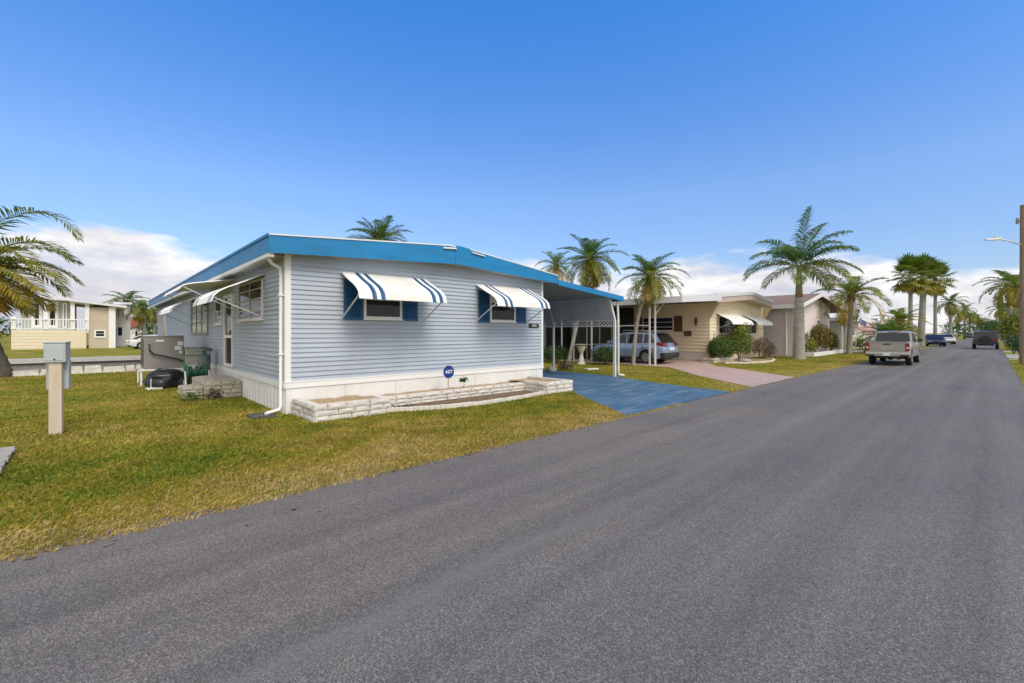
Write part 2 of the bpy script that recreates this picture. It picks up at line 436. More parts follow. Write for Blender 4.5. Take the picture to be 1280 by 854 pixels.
# warm and cool sides of the seam
side = mth2(nt, 'MULTIPLY', mth2(nt, 'SUBTRACT', sx.outputs[1], 2.4), .5); side = mth2(nt, 'ADD', side, .5, True)
g1 = mixc(nt, 1, g1, ramp(nt, side, [(.2, (.97, .95, .935)), (.8, (1.02, .965, .91))]), 'MULTIPLY')
spots = noise(nt, 1.9, 5, .75); g1 = mixc(nt, ramp(nt, spots, [(.66, (0, 0, 0)), (.74, (.55,)*3)]), g1, (.045, .043, .043))
L(nt, g1, p.inputs['Base Color']); p.inputs['Roughness'].default_value = .82; p.inputs['Specular IOR Level'].default_value = .4
bump(nt, p, v.outputs['Distance'], .55, .012); MATS['asphalt'] = m
m, nt, p = _nt('lawn_soil')
GR = [(.28, (.09, .12, .012)), (.42, (.17, .18, .02)), (.58, (.27, .225, .035)), (.76, (.38, .27, .09))]
n = noise(nt, .55, 5, .62); fine = noise(nt, 28, 5, .7)
nn = mth2(nt, 'ADD', n, mth2(nt, 'MULTIPLY', mth2(nt, 'SUBTRACT', fine, .5), .5))
c = ramp(nt, nn, GR); c = mixc(nt, .7, c, ramp(nt, noise(nt, 90, 3, .7), [(.25, (.45,)*3), (.75, (1.45,)*3)]), 'MULTIPLY')
L(nt, c, p.inputs['Base Color']); p.inputs['Roughness'].default_value = .95; p.inputs['Specular IOR Level'].default_value = .1
bump(nt, p, fine, .8, .03); MATS['lawn_soil'] = m
leafmat('blade', [(.0, (.05, .12, .008)), (.3, (.13, .20, .012)), (.52, (.29, .265, .022)), (.75, (.43, .30, .06)), (1, (.55, .42, .2))], .3, .6)
def paved(name, col, var=.15, worn=(.35, .4, .45), w=.3):
    m, nt, p = _nt(name); c = Vector(col)
    a = ramp(nt, noise(nt, 1.1, 7, .65), [(.3, c*(1-var)), (.7, c*(1+var))])
    b = noise(nt, 2.2, 9, .72, mapscale=(.35, 1.6, 1)); f = ramp(nt, b, [(.48, (0, 0, 0)), (.7, (w, w, w))])
    a = mixc(nt, f, a, worn); a = mixc(nt, .4, a, ramp(nt, noise(nt, 60, 4, .7), [(.3, (.7,)*3), (.7, (1.3,)*3)]), 'MULTIPLY')
    L(nt, a, p.inputs['Base Color']); p.inputs['Roughness'].default_value = .6; bump(nt, p, noise(nt, 80, 4), .25, .006); MATS[name] = m
paved('blue_paint', (.045, .112, .19), .28, (.2, .26, .31), .8)
paved('pink_concrete', (.42, .29, .26), .12, (.45, .4, .37), .3)
paved('concrete', (.42, .41, .39), .12, (.3, .29, .27), .4)
m, nt, p = _nt('water'); p.inputs['Base Color'].default_value = (.02, .04, .035, 1); p.inputs['Roughness'].default_value = .08
bump(nt, p, noise(nt, 3, 5), .25, .05); MATS['water'] = m
M('soil', (.16, .105, .06), .95, .35, 9, bmp=.6, bscale=30)
M('mulch_tan', (.36, .26, .15), .95, .3, 12, bmp=.6, bscale=40)
PALM = [(0, (.035, .10, .022)), (.25, (.075, .165, .022)), (.5, (.13, .19, .025)), (.7, (.32, .30, .03)), (.85, (.48, .32, .05)), (1, (.36, .24, .12))]
leafmat('palm_leaf', PALM, .42, .42)
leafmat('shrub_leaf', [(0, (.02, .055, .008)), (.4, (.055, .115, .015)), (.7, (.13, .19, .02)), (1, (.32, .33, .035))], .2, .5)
leafmat('rust_leaf', [(0, (.05, .07, .012)), (.4, (.13, .12, .018)), (.7, (.25, .16, .03)), (1, (.36, .18, .06))], .2, .5)
leafmat('twig_leaf', [(0, (.1, .07, .055)), (.5, (.2, .14, .11)), (1, (.3, .2, .17))], .1, .7)
M('trunk_grey', (.27, .25, .22), .9, .25, 5, bmp=.5, bscale=25, stretch=(1, 1, 3))
M('trunk_royal', (.33, .32, .285), .85, .22, 3.5, bmp=.25, bscale=30, stretch=(.6, .6, 3))
M('trunk_dark', (.10, .08, .06), .95, .35, 9, bmp=.8, bscale=18)
M('crownshaft', (.22, .17, .07), .5, .35, 3, stretch=(1, 1, .4))

# ================================================================== ground, road, drives, canal
def sheet(name, polys, z, mat, thick=0):
    mb = MB()
    for poly in polys:
        if thick: mb.prism(poly, lambda u, v, w: (u, v, w), z-thick, z)
        else: mb.add([(x, y, z) for x, y in poly], [tuple(range(len(poly)))])
    return tag(mb.build(name, mat), kind='structure')
BIG = 1800
CY0, CY1 = 25.6, 41.0
sheet('ground', [[(-BIG, -BIG), (BIG, -BIG), (BIG, CY0), (-BIG, CY0)], [(-BIG, CY1), (BIG, CY1), (BIG, BIG*1.5), (-BIG, BIG*1.5)]], 0, MATS['lawn_soil'])
sheet('canal_water', [[(-BIG, CY0-.3), (BIG, CY0-.3), (BIG, CY1+.3), (-BIG, CY1+.3)]], -.9, MATS['water'])
RY0, RY1 = -.68, 4.93
def wig(x, s): return .03*math.sin(x*1.3+s)+.09*mnoise.noise((x*.9, s, 0))+.07*mnoise.noise((x*3.3, s, 2))+.05*mnoise.noise((x*9, s, 4))
xs = [-60+.08*i for i in range(1688)]+[75+3*i for i in range(300)]
rd = MB(); vs = []
for x in xs: vs += [(x, RY0+wig(x, 5), .006), (x, RY1+wig(x, 1), .006)]
rd.add(vs, [(2*i, 2*i+2, 2*i+3, 2*i+1) for i in range(len(xs)-1)])
tag(rd.build('road', MATS['asphalt']), kind='structure')
arc = [(7.72, 4.93), (8.0, 5.35), (8.35, 5.85), (8.8, 6.6), (9.25, 7.3), (9.75, 7.95)]
DRIVE = [(12.95, 4.94), (13.1, 5.9), (13.5, 7.6), (14.0, 9.0), (14.45, 9.6), (14.45, 25), (10.3, 25), (10.3, 9.72), (9.9, 9.72), (9.9, 8.0)]+arc[::-1]
DRIVE2 = [(14.55, 4.94), (18.9, 4.94), (20.3, 6.6), (22.6, 9.4), (25.1, 10.9), (25.8, 11.0), (25.8, 25), (20.1, 25), (20.1, 10.6), (18.6, 9.2), (16.8, 7.6)]
sheet('blue_driveway', [DRIVE], .012, MATS['blue_paint'])
sheet('pink_driveway', [DRIVE2], .012, MATS['pink_concrete'])
DRIVE3 = [(46.2, 4.93), (51.5, 4.93), (51.5, 20), (46.2, 20)]
sheet('concrete_driveway', [DRIVE3], .012, MATS['concrete'])
sheet('concrete_driveway', [[(41.5, -7), (50.5, -7), (50.5, -.7), (40.6, -.7)]], .012, MATS['concrete'])
sheet('concrete_driveway', [[(57, -7), (60, -7), (60, -.7), (57, -.7)]], .012, MATS['concrete'])
sheet('concrete_driveway', [[(60, 4.93), (63, 4.93), (63, 20), (60, 20)]], .012, MATS['concrete'])
sheet('concrete_driveway', [[(75, 4.93), (79, 4.93), (79, 20), (75, 20)]], .012, MATS['concrete'])
# canal banks: near stone edge and far seawall
mb = MB(); x = -40
M('whitewash', (.55, .53, .47), .85, .2, 6, bmp=.5, bscale=20, dirt=.4)
while x < 28:
    l = R_.uniform(.35, .8); 
    for k in range(2):
        h = R_.uniform(.16, .3)
        mb.hexa([(x+R_.uniform(0, .05), 25.0+k*.35, 0), (x+l, 25.0+k*.35+R_.uniform(-.05, .05), 0), (x+l, 25.36+k*.35, 0), (x, 25.36+k*.35, 0),
                 (x+.05, 25.06+k*.35, h), (x+l-.06, 25.06+k*.35, h*R_.uniform(.8, 1.1)), (x+l-.05, 25.3+k*.35, h), (x+.04, 25.3+k*.35, h*.9)])
    x += l-.02
solo('canal_wall', mb, MATS['whitewash'], 'low whitewashed rubble wall along the lawn side of the canal', 'wall', (0, 25.2, 0))
mb = MB(); mb.box(-200, 200, CY0+.15, CY0+.4, -1.5, .02); solo('seawall', mb, M('seawall', (.24, .22, .19), .9, .25, 3, dirt=.5), 'dark concrete seawall holding the near lawn above the canal', 'seawall', (0, CY0, 0))
mb = MB(); mb.box(-200, 200, CY1-.35, CY1+.05, -1.5, -.24, 0); mb.box(-200, 200, CY1-.5, CY1+.25, -.24, .03, 1)
solo('seawall', mb, [MATS['seawall'], M('cap', (.5, .48, .43), .85, .15, 4, dirt=.3)], 'pale capped seawall on the far bank below the deck house', 'seawall', (0, CY1, 0))

# ---- grass blades: real geometry, thick near the road and thinner further off
def inpoly(px, py, poly):
    r = np.zeros(px.shape, bool); j = len(poly)-1
    for i in range(len(poly)):
        xi, yi = poly[i]; xj, yj = poly[j]
        c = ((yi > py) != (yj > py)) & (px < (xj-xi)*(py-yi)/((yj-yi) or 1e-9)+xi); r ^= c; j = i
    return r
BLOCK = [DRIVE, DRIVE2, DRIVE3, [(2.75, 9.65), (10.6, 9.65), (10.6, 35), (2.75, 35)], [(2.9, 8.4), (4.6, 8.4), (5.5, 8.0), (6.5, 7.86), (8.0, 8.0), (9.0, 8.1), (9.95, 8.05), (9.95, 9.9), (2.9, 9.9)],
         [(-2.6, 7.05), (-.72, 7.05), (-.78, 9.25), (-2.6, 9.25)], [(1.6, 12.9), (2.9, 12.9), (2.9, 15.2), (1.6, 15.2)]]
def grass(name, x0, x1, y0, y1, dens, hl, wd, seed, edge=None):
    rg = np.random.default_rng(seed); n = int((x1-x0)*(y1-y0)*dens)
    x = rg.uniform(x0, x1, n); y = rg.uniform(y0, y1, n)
    keep = np.ones(n, bool)
    for b in BLOCK: keep &= ~inpoly(x, y, b)
    # patchy density + ragged road edge
    x, y = x[keep], y[keep]; n = len(x)
    def f(px, py, s): return np.sin(px*1.3*s+2*np.sin(py*.9*s))*.5+np.sin(py*1.7*s+1.5*np.sin(px*1.1*s+1))*.5
    dry = .54+.15*f(x, y, .8)+.11*f(x+3, y-2, 2.3)+.08*f(x, y, 5.1)+rg.normal(0, .16, n)
    if edge == 'road': dry += np.clip(.32-(y-4.93)*.2, 0, .32)
    az = rg.uniform(0, 2*np.pi, n); lean = rg.uniform(.1, 1.0, n); h = hl*rg.uniform(.5, 1.25, n)*(1-.25*np.clip(dry-.6, 0, 1)); wv = wd*rg.uniform(.6, 1.3, n)
    dx, dy = np.cos(az), np.sin(az); fa = az+rg.uniform(-1.2, 1.2, n)+np.pi/2
    wx, wy = np.cos(fa)*wv, np.sin(fa)*wv
    V = np.empty((n, 4, 3), np.float32); z0 = np.zeros(n)
    V[:, 0] = np.stack([x-wx, y-wy, z0], 1); V[:, 1] = np.stack([x+wx, y+wy, z0], 1)
    V[:, 2] = np.stack([x+dx*lean*h*.45+wx*.7, y+dy*lean*h*.45+wy*.7, h*.65], 1)
    V[:, 3] = np.stack([x+dx*lean*h*1.1, y+dy*lean*h*1.1, h*(1.02-.35*lean)], 1)
    me = bpy.data.meshes.new(name); me.vertices.add(n*4); me.vertices.foreach_set('co', V.ravel())
    idx = np.arange(n, dtype=np.int32)[:, None]*4+np.array([0, 1, 2, 0, 2, 3], np.int32)
    me.loops.add(n*6); me.loops.foreach_set('vertex_index', idx.ravel().astype(np.int32))
    me.polygons.add(n*2); me.polygons.foreach_set('loop_start', np.arange(n*2, dtype=np.int32)*3)
    me.update(calc_edges=True); me.materials.append(MATS['blade'])
    at = me.attributes.new('tint', 'FLOAT', 'POINT'); at.data.foreach_set('value', np.repeat(np.clip(dry, 0, 1), 4).astype(np.float32))
    return me
def joinmesh(name, meshes, label):
    bm = bmesh.new()
    for m in meshes: bm.from_mesh(m)
    me = bpy.data.meshes.new(name); bm.to_mesh(me); bm.free(); me.materials.append(MATS['blade'])
    o = bpy.data.objects.new(name, me); COL.objects.link(o); return tag(o, label, 'grass', kind='stuff')
joinmesh('lawn_grass', [grass('a', -3.2, 4.5, 4.80, 8.5, 2600, .048, .0042, 1, 'road'), grass('b', -6, 5, 8.5, 13, 1100, .05, .0065, 2), grass('c', 4.5, 9.9, 4.80, 8.5, 1800, .046, .005, 3, 'road'),
    grass('d', -9, 3, 13, 25, 330, .045, .008, 4), grass('e', 12.9, 20, 4.9, 20, 420, .04, .007, 5, 'road'), grass('f', 18.9, 45, 4.88, 11, 140, .045, .012, 6, 'road'),
    grass('g', -9, -3.2, 4.9, 8.5, 500, .04, .006, 7), grass('i', 14, 45, -4, -.66, 100, .06, .012, 9)],
    'short patchy green and straw coloured lawn beside the road')

# dead leaves and twigs blown along the road edge
rb = random.Random(77); mb = MB()
for i in range(230):
    x = rb.uniform(-2.5, 30); y = RY1-abs(rb.gauss(0, .35))+.08 if rb.random() < .85 else rb.uniform(.5, 4.5)
    a = rb.uniform(0, 6.28); l = rb.uniform(.015, .05); ww = l*rb.uniform(.2, .5); u = Vector((math.cos(a), math.sin(a), rb.uniform(-.1, .25))); v_ = Vector((-math.sin(a), math.cos(a), 0)); p0 = Vector((x, y, .014))
    mb.add([p0-u*l, p0+v_*ww+Vector((0, 0, .006)), p0+u*l+Vector((0, 0, .008)), p0-v_*ww], [(0, 1, 2, 3)], 0, rb.uniform(.05, 1))
tag(mb.build('leaf_litter', MATS['twig_leaf'], recalc=False), 'scattered dead leaves and twigs along the edge of the road', 'leaves', kind='stuff')
# ================================================================== blue mobile home
HX0, HX1, HY0, HY1 = 2.86, 10.46, 9.77, 34.2
T = Thing('mobile_home', 'pale blue sided mobile home with bright blue roof fascia and striped awnings', 'mobile home', (HX0, HY0, 0))
FR, SD = PYm(HY0), PXm(HX0)
def zb(x): return 3.19+.235*max(0, 1-abs(x-6.9)/4.4)**1.0      # lower edge of fascia
def zt(x): return 3.545+.36*max(0, 1-abs(x-6.95)/4.46) if x < 6.95 else 3.48+.425*max(0, 1-abs(x-6.95)/3.87)
mb = MB(); siding(mb, FR, HX0+.09, HX1-.06, .64, lambda u: zb(u)+.06); T.part('front_wall', mb, MATS['siding'])
mb = MB(); siding(mb, SD, HY0+.09, HY1, .64, 3.3); T.part('side_wall', mb, MATS['siding'])
mb = MB(); mb.box(HX0+.004, HX1-.02, HY0+.004, HY1, .01, 3.2); T.part('wall_core', mb, MATS['siding'])
mb = MB()
for a, b in ((HX0-.016, HX0+.1),): mb.box(a, b, HY0-.018, HY0+.1, .5, 3.24)
T.part('corner_trim', mb, MATS['white_clean']); mb = MB(); mb.box(HX1-.07, HX1+.015, HY0-.02, HY0+.08, .5, 3.24); T.part('corner_trim', mb, MATS['white_clean'])
# skirting
mb = MB(); mb.pbox(FR, HX0-.02, HX1+.015, .52, .645, .003, .034); mb.pbox(FR, HX0-.02, HX1+.015, .63, .655, .003, .042); T.part('skirt_board', mb, MATS['white_clean'])
mb = MB(); mb.pbox(SD, HY0, HY1, .52, .645, .003, .032); T.part('skirt_board', mb, MATS['white_clean'])
mb = MB(); u = HX0
while u < HX1-.05:
    v = min(u+1.22, HX1); mb.pbox(FR, u+.003, v-.003, 0, .519, .002, .012+R_.uniform(0, .004)); u = v
T.part('skirting', mb, MATS['skirt'])
mb = MB(); u = HY0
while u < HY1-.05:
    mb.pbox(SD, u, u+.1, 0, .519, .002, .012); mb.pbox(SD, u+.1, u+.125, 0, .519, .002, .026); mb.pbox(SD, u+.15, u+.175, 0, .519, .002, .026); mb.pbox(SD, u+.125, u+.25, 0, .519, .002, .011); u += .25
T.part('skirting', mb, MATS['skirt'])
# fascia: front gable strip in overlapping metal lengths, and the long side
FY = 9.45; XL, XR = 2.47, 10.85
def fas(x0, x1, out, n=10):
    mb_ = MB()
    for i in range(n):
        a, b = x0+(x1-x0)*i/n, x0+(x1-x0)*(i+1)/n
        mb_.hexa([(a, FY-out, zb(a)), (b, FY-out, zb(b)), (b, FY+.03, zb(b)), (a, FY+.03, zb(a)), (a, FY-out, zt(a)), (b, FY-out, zt(b)), (b, FY+.03, zt(b)), (a, FY+.03, zt(a))])
    return mb_
mb = fas(XL, 4.72, 0); 
for o_, a, b in ((.006, 4.68, 6.88), (.008, 7.12, 9.35), (.002, 9.3, XR)): m2 = fas(a, b, o_); mb.add(m2.v, m2.f)
for o_, a, b in ((.016, 6.84, 7.3),): m2 = fas(a, b, o_, 4); mb.add(m2.v, m2.f)
T.part('front_fascia', mb, MATS['blue_metal'])
for a, b in ((6.45, 6.85), (7.36, 7.8)):
    mb = MB()
    mb.hexa([(a, FY-.05, zt(a)-.1), (b, FY-.05, zt(b)-.1), (b, FY, zt(b)-.07), (a, FY, zt(a)-.07), (a, FY-.05, zt(a)-.085), (b, FY-.05, zt(b)-.085), (b, FY, zt(b)-.05), (a, FY, zt(a)-.05)])
    T.part('fascia_tab', mb, MATS['alum'])
mb = MB(); y = FY
while y < HY1+.4:
    e = min(y+3.05, HY1+.5); mb.box(XL-R_.uniform(0, .005), XL+.03, y+.031 if y == FY else y, e, 3.2, 3.545); y = e
mb.box(XL-.03, XL, FY-.004, HY1+.5, 3.505, 3.555)
T.part('side_fascia', mb, MATS['blue_metal'])
mb = MB(); mb.box(XL+.005, XL+.1, FY+.05, HY1+.5, 3.12, 3.197); T.part('gutter', mb, MATS['white_clean'])
# roof sheet and soffits
mb = MB(); n = 12
for i in range(n):
    a, b = XL+(XR-XL)*i/n, XL+(XR-XL)*(i+1)/n
    mb.hexa([(a, FY-.015, zt(a)-.02), (b, FY-.015, zt(b)-.02), (b, HY1+.5, zt(b)-.02), (a, HY1+.5, zt(a)-.02), (a, FY-.015, zt(a)+.008), (b, FY-.015, zt(b)+.008), (b, HY1+.5, zt(b)+.008), (a, HY1+.5, zt(a)+.008)])
T.part('roof', mb, MATS['white'])
mb = MB()
for i in range(10):
    a, b = XL+.03+(XR-XL-.06)*i/10, XL+.03+(XR-XL-.06)*(i+1)/10
    mb.hexa([(a, FY+.03, zb(a)+.03), (b, FY+.03, zb(b)+.03), (b, HY0+.05, zb(b)+.03), (a, HY0+.05, zb(a)+.03), (a, FY+.03, zb(a)+.05), (b, FY+.03, zb(b)+.05), (b, HY0+.05, zb(b)+.05), (a, HY0+.05, zb(a)+.05)])
mb.box(XL+.03, HX0+.02, HY0+.05, HY1+.4, 3.2, 3.215)
T.part('soffit', mb, MATS['soffit'])
# front windows, shutters and awnings
for (s0, w0, w1, s1, a0, a1) in ((4.04, 4.5, 5.46, 5.9, 3.98, 6.14), (7.83, 8.25, 9.24, 9.68, 7.74, 9.78)):
    w = window(T, FR, w0, w1, 1.97, 2.86, MATS['white_clean'], MATS['glass'], .055, rails=(2.42,))
    mb = MB(); mb.pbox(FR, w0+.06, w1-.06, 2.5, 2.8, .034, .037); T.part('roller_blind', mb, MATS['cream_metal'], w)
    shutter(T, FR, s0, w0-.02, 1.94, 2.84, MATS['shutter_blue']); shutter(T, FR, w1+.02, s1, 1.94, 2.84, MATS['shutter_blue'])
    awning(T, FR, a0, a1, 2.98, .95, .58, [MATS['cream_metal'], MATS['shutter_blue'], MATS['white_clean']],
           lambda i: 1 if i in (3, 5, 18, 20) else (2 if i in (0, 1, 2, 4, 6, 17, 19, 21) else 0), 22, brace=(a0+.03, a1-.03), bz=.42)
# number plaque
mb = MB(); a, b, c, d = 9.82, 10.26, 1.8, 1.93
mb.prism([(a+.03, c), (b-.03, c), (b, c+.03), (b, d-.03), (b-.03, d), (a+.03, d), (a, d-.03), (a, c+.03)], FR, .012, .035); pl = T.part('number_plaque', mb, MATS['black'])
mb = MB()
for i in range(4):
    x = 9.95+i*.055; mb.pbox(FR, x, x+.035, 1.842, 1.856, .035, .039); mb.pbox(FR, x, x+.012, 1.857, 1.89, .035, .039) if i % 2 else mb.pbox(FR, x+.022, x+.035, 1.857, 1.89, .035, .039); mb.pbox(FR, x, x+.035, 1.89, 1.902, .035, .039)
T.part('numeral', mb, MATS['white_clean'], pl)
# side windows, door, awnings
M('grey_frame', (.32, .32, .33), .5, .1)
window(T, SD, 11.35, 13.55, 1.96, 2.9, MATS['white_clean'], MATS['glass_reflections'], .05, mull=(12.45,), rails=(2.2, 2.45, 2.68))
window(T, SD, 15.75, 16.7, 1.9, 2.68, MATS['white_clean'], MATS['glass_reflections'], .05, rails=(2.3,))
window(T, SD, 18.0, 21.3, 1.62, 2.85, MATS['grey_frame'], MATS['glass_reflections'], .06, mull=(19.1, 20.2), rails=(2.0, 2.4))
window(T, SD, 29.5, 31.2, .9, 2.9, MATS['white_clean'], MATS['glass'], .09)
mb = MB(); mb.pbox(SD, 14.2, 14.29, .7, 2.72, .005, .07); mb.pbox(SD, 15.2, 15.29, .7, 2.72, .005, .07); mb.pbox(SD, 14.29, 15.2, 2.64, 2.72, .005, .068); mb.pbox(SD, 14.29, 15.2, .7, .78, .005, .068); mb.pbox(SD, 14.29, 15.2, 1.5, 1.58, .02, .055)
d_ = T.part('door', mb, MATS['white_clean'])
mb = MB(); mb.pbox(SD, 14.29, 15.2, .78, 2.64, .012, .034); T.part('pane', mb, MATS['glass_reflections'], d_)
mb = MB(); mb.pbox(SD, 14.31, 14.36, 1.6, 1.72, .068, .1); T.part('handle', mb, MATS['black'], d_)
awning(T, SD, 11.25, 13.65, 2.97, 1.02, .62, [MATS['white_clean'], MATS['shutter_blue']], lambda i: 1 if i in (2, 4, 19, 21) else 0, 24, bz=.35)
awning(T, SD, 14.0, 17.6, 3.1, 1.25, .3, [MATS['white_clean'], MATS['shutter_blue']], lambda i: 0, 30, bz=.55)
awning(T, SD, 17.75, 21.6, 2.95, 1.03, .6, [MATS['white_clean'], MATS['shutter_blue']], lambda i: 1 if i in (2, 4, 33, 35) else 0, 38, bz=.4)
# downspout with elbows at the corner
mb = MB(); pts = [(XL+.06, 9.72, 3.16), (XL+.07, 9.73, 3.1), (XL+.14, 9.78, 3.02), (HX0-.075, 9.86, 2.96), (HX0-.06, 9.88, 2.85), (HX0-.06, 9.88, .16), (HX0-.1, 9.86, .09), (HX0-.38, 9.74, .06)]
mb.tube(pts, .034, 10)
for z in (2.4, 1.2): mb.box(HX0-.11, HX0-.014, 9.83, 9.93, z, z+.03)
T.part('downspout', mb, MATS['white_clean'], smooth=40)
# back of the house
mb = MB(); mb.box(HX0, HX1, HY1+.001, HY1+.03, 0, 3.3); T.part('rear_wall', mb, MATS['siding'])
# ---- carport
CX = 14.3
def cz(x): return 3.27-.335*(x-10.75)/3.75
mb = MB()
for i in range(9):       # roof pans running down the slope
    pass
y = FY
while y < 25.3:
    for (a, b, e) in ((y, y+.04, .05), (y+.04, y+.38, 0)):
        mb.hexa([(10.7, a, cz(10.7)-.03), (14.5, a, cz(14.5)-.03), (14.5, b, cz(14.5)-.03), (10.7, b, cz(10.7)-.03), (10.7, a, cz(10.7)+e), (14.5, a, cz(14.5)+e), (14.5, b, cz(14.5)+e), (10.7, b, cz(10.7)+e)])
    y += .38
T.part('carport_roof', mb, M('pan_grey', (.27, .27, .27), .5, .12))
mb = MB(); q = lambda x, o, z0, z1, dd: [(x, FY-o, cz(x)+z0), (x, FY+dd, cz(x)+z0), (x, FY+dd, cz(x)+z1), (x, FY-o, cz(x)+z1)]
for (o, z0, z1) in ((.018, -.1, .075), (.032, -.1, -.03)):
    A, B = q(10.82, o, z0, z1, -.003), q(14.56, o, z0, z1, -.003)
    mb.hexa([A[0], B[0], B[1], A[1], A[3], B[3], B[2], A[2]])
mb.box(14.505, 14.56, FY, 25.3, cz(14.5)-.1, cz(14.5)+.075)
T.part('carport_fascia', mb, MATS['blue_metal'])
M('post_white', (.68, .69, .68), .5, .08, dirt=.15)
for i, y in enumerate((9.66, 12.72, 16.0, 19.5, 23.0)):
    mb = MB(); mb.bar((CX, y, 0), (CX, y, 2.12), .085); mb.bar((CX, y, 2.1), (CX-.36, y, cz(CX-.36)-.03), .08, up=(0, 1, 0)); T.part('carport_post', mb, MATS['post_white'])
mb = MB(); mb.bar((CX-.36, 9.66, cz(CX-.36)-.07), (CX-.36, 25, cz(CX-.36)-.07), .06, .08); mb.bar((CX, 9.7, 2.12), (CX, 25, 2.12), .055, .06); T.part('carport_beam', mb, MATS['post_white'])
mb = MB(); y = 9.7
while y < 24.9:
    a, b = y+.004, y+.3; mb.hexa([(CX-.01, a, 2.16), (CX-.01, b, 2.16), (CX-.035, b, 2.16), (CX-.035, a, 2.16), (CX-.335, a, cz(CX-.36)-.11), (CX-.335, b, cz(CX-.36)-.11), (CX-.36, b, cz(CX-.36)-.11), (CX-.36, a, cz(CX-.36)-.11)]); y += .305
T.part('drop_panel', mb, M('drop_grey', (.52, .52, .5), .55, .12))
mb = MB(); y = 9.75; zz0, zz1 = 1.93, 2.085
while y < 18:
    mb.bar((CX+.008, y, zz0), (CX+.008, y+.155, zz1), .03, .006, up=(1, 0, 0)); mb.bar((CX-.004, y+.155, zz0), (CX-.004, y, zz1), .03, .006, up=(1, 0, 0)); y += .155
mb.box(CX-.014, CX+.014, 9.72, 18, zz0-.03, zz0-.004); T.part('lattice_frieze', mb, MATS['white_clean'])
mb = MB(); mb.tube([(14.4, 9.6, cz(14.4)-.1), (14.38, 9.58, 2.62), (14.42, 9.58, 2.1), (14.42, 9.58, .14), (14.45, 9.55, .07), (14.62, 9.46, .05)], .04, 8); T.part('downspout', mb, MATS['post_white'], smooth=40)
# screened utility room at the back of the carport
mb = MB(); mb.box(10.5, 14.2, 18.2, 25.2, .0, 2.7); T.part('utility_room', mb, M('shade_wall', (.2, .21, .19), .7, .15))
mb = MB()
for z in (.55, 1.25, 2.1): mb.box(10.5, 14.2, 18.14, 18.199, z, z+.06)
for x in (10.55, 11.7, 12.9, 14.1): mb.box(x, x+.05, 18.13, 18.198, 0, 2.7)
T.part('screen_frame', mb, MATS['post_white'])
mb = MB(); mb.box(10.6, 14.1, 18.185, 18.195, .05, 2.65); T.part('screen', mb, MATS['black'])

# ================================================================== things at the main house
def stones(mb, P, u0, u1, rows, h, seed, thick=.16, bl=.36, z0=0.):
    rb = random.Random(seed)
    for r in range(rows):
        u = u0-(0 if r % 2 == 0 else rb.uniform(0, bl*.6)); z = z0+r*h
        while u < u1-.03:
            e = min(u+bl*rb.uniform(.65, 1.35), u1); a = max(u, u0)
            if u1-e < .08: e = u1
            j = rb.uniform(0, .02); k = rb.uniform(-.004, .004)
            f = .012
            mb.hexa([P(a+.004, z+.004, j), P(e-.004, z+.004+k, j), P(e-.004, z+.004, -thick), P(a+.004, z+.004, -thick),
                     P(a+.004+f*.3, z+h-.004+k, j-rb.uniform(0, .012)), P(e-.004-f*.3, z+h-.004, j-rb.uniform(0, .012)), P(e-.004, z+h-.004, -thick), P(a+.004, z+h-.004, -thick)])
            um = (a+e)/2+rb.uniform(-.05, .05); b = rb.uniform(.008, .02)      # rough rock face
            mb.add([P(a+.008, z+.01, j), P(e-.008, z+.01, j), P(e-.008, z+h-.012, j-.004), P(a+.008, z+h-.012, j-.004), P(um, z+h*.5, j+b)], [(0, 1, 4), (1, 2, 4), (2, 3, 4), (3, 0, 4)])
            u = e
M('white_stone', (.62, .585, .53), .8, .14, 7, bmp=.5, bscale=35, dirt=.45)
T = Thing('brick_planter', 'long white painted stone planter wall along the front of the blue home', 'planter', (2.9, 8.45, 0))
mb = MB()
stones(mb, PYm(8.47), 2.97, 4.5, 3, .105, 1); stones(mb, PXm(2.97), 8.48, 9.72, 3, .105, 2); stones(mb, lambda u, z, d: (4.5+d, u, z), 8.49, 9.0, 3, .105, 3)
stones(mb, PYm(8.98), 4.5, 8.85, 3, .085, 4); stones(mb, PYm(8.1), 8.85, 9.92, 3, .105, 5); stones(mb, PXm(8.85), 8.12, 9.0, 3, .105, 6)
stones(mb, lambda u, z, d: (9.92+d, u, z), 8.12, 9.74, 3, .105, 7)
T.part('stone_wall', mb, MATS['white_stone'])
mb = MB()
for (x0, x1, y0, y1, z) in ((3.1, 4.36, 8.62, 9.74, .25), (4.36, 8.98, 9.1, 9.74, .2), (8.98, 9.8, 8.24, 9.74, .25)):
    nx, ny = int((x1-x0)/.12), int((y1-y0)/.12); vs = []
    for j in range(ny+1):
        for i in range(nx+1):
            x, y = x0+(x1-x0)*i/nx, y0+(y1-y0)*j/ny; vs.append((x, y, z+.04*mnoise.noise((x*4, y*4, 0))))
    mb.add(vs, [(j*(nx+1)+i, j*(nx+1)+i+1, (j+1)*(nx+1)+i+1, (j+1)*(nx+1)+i) for j in range(ny) for i in range(nx)])
T.part('soil', mb, MATS['mulch_tan'])
ed = [(4.5, 8.5), (5.0, 8.24), (5.7, 8.02), (6.5, 7.9), (7.3, 7.9), (8.1, 7.98), (8.85, 8.14)]
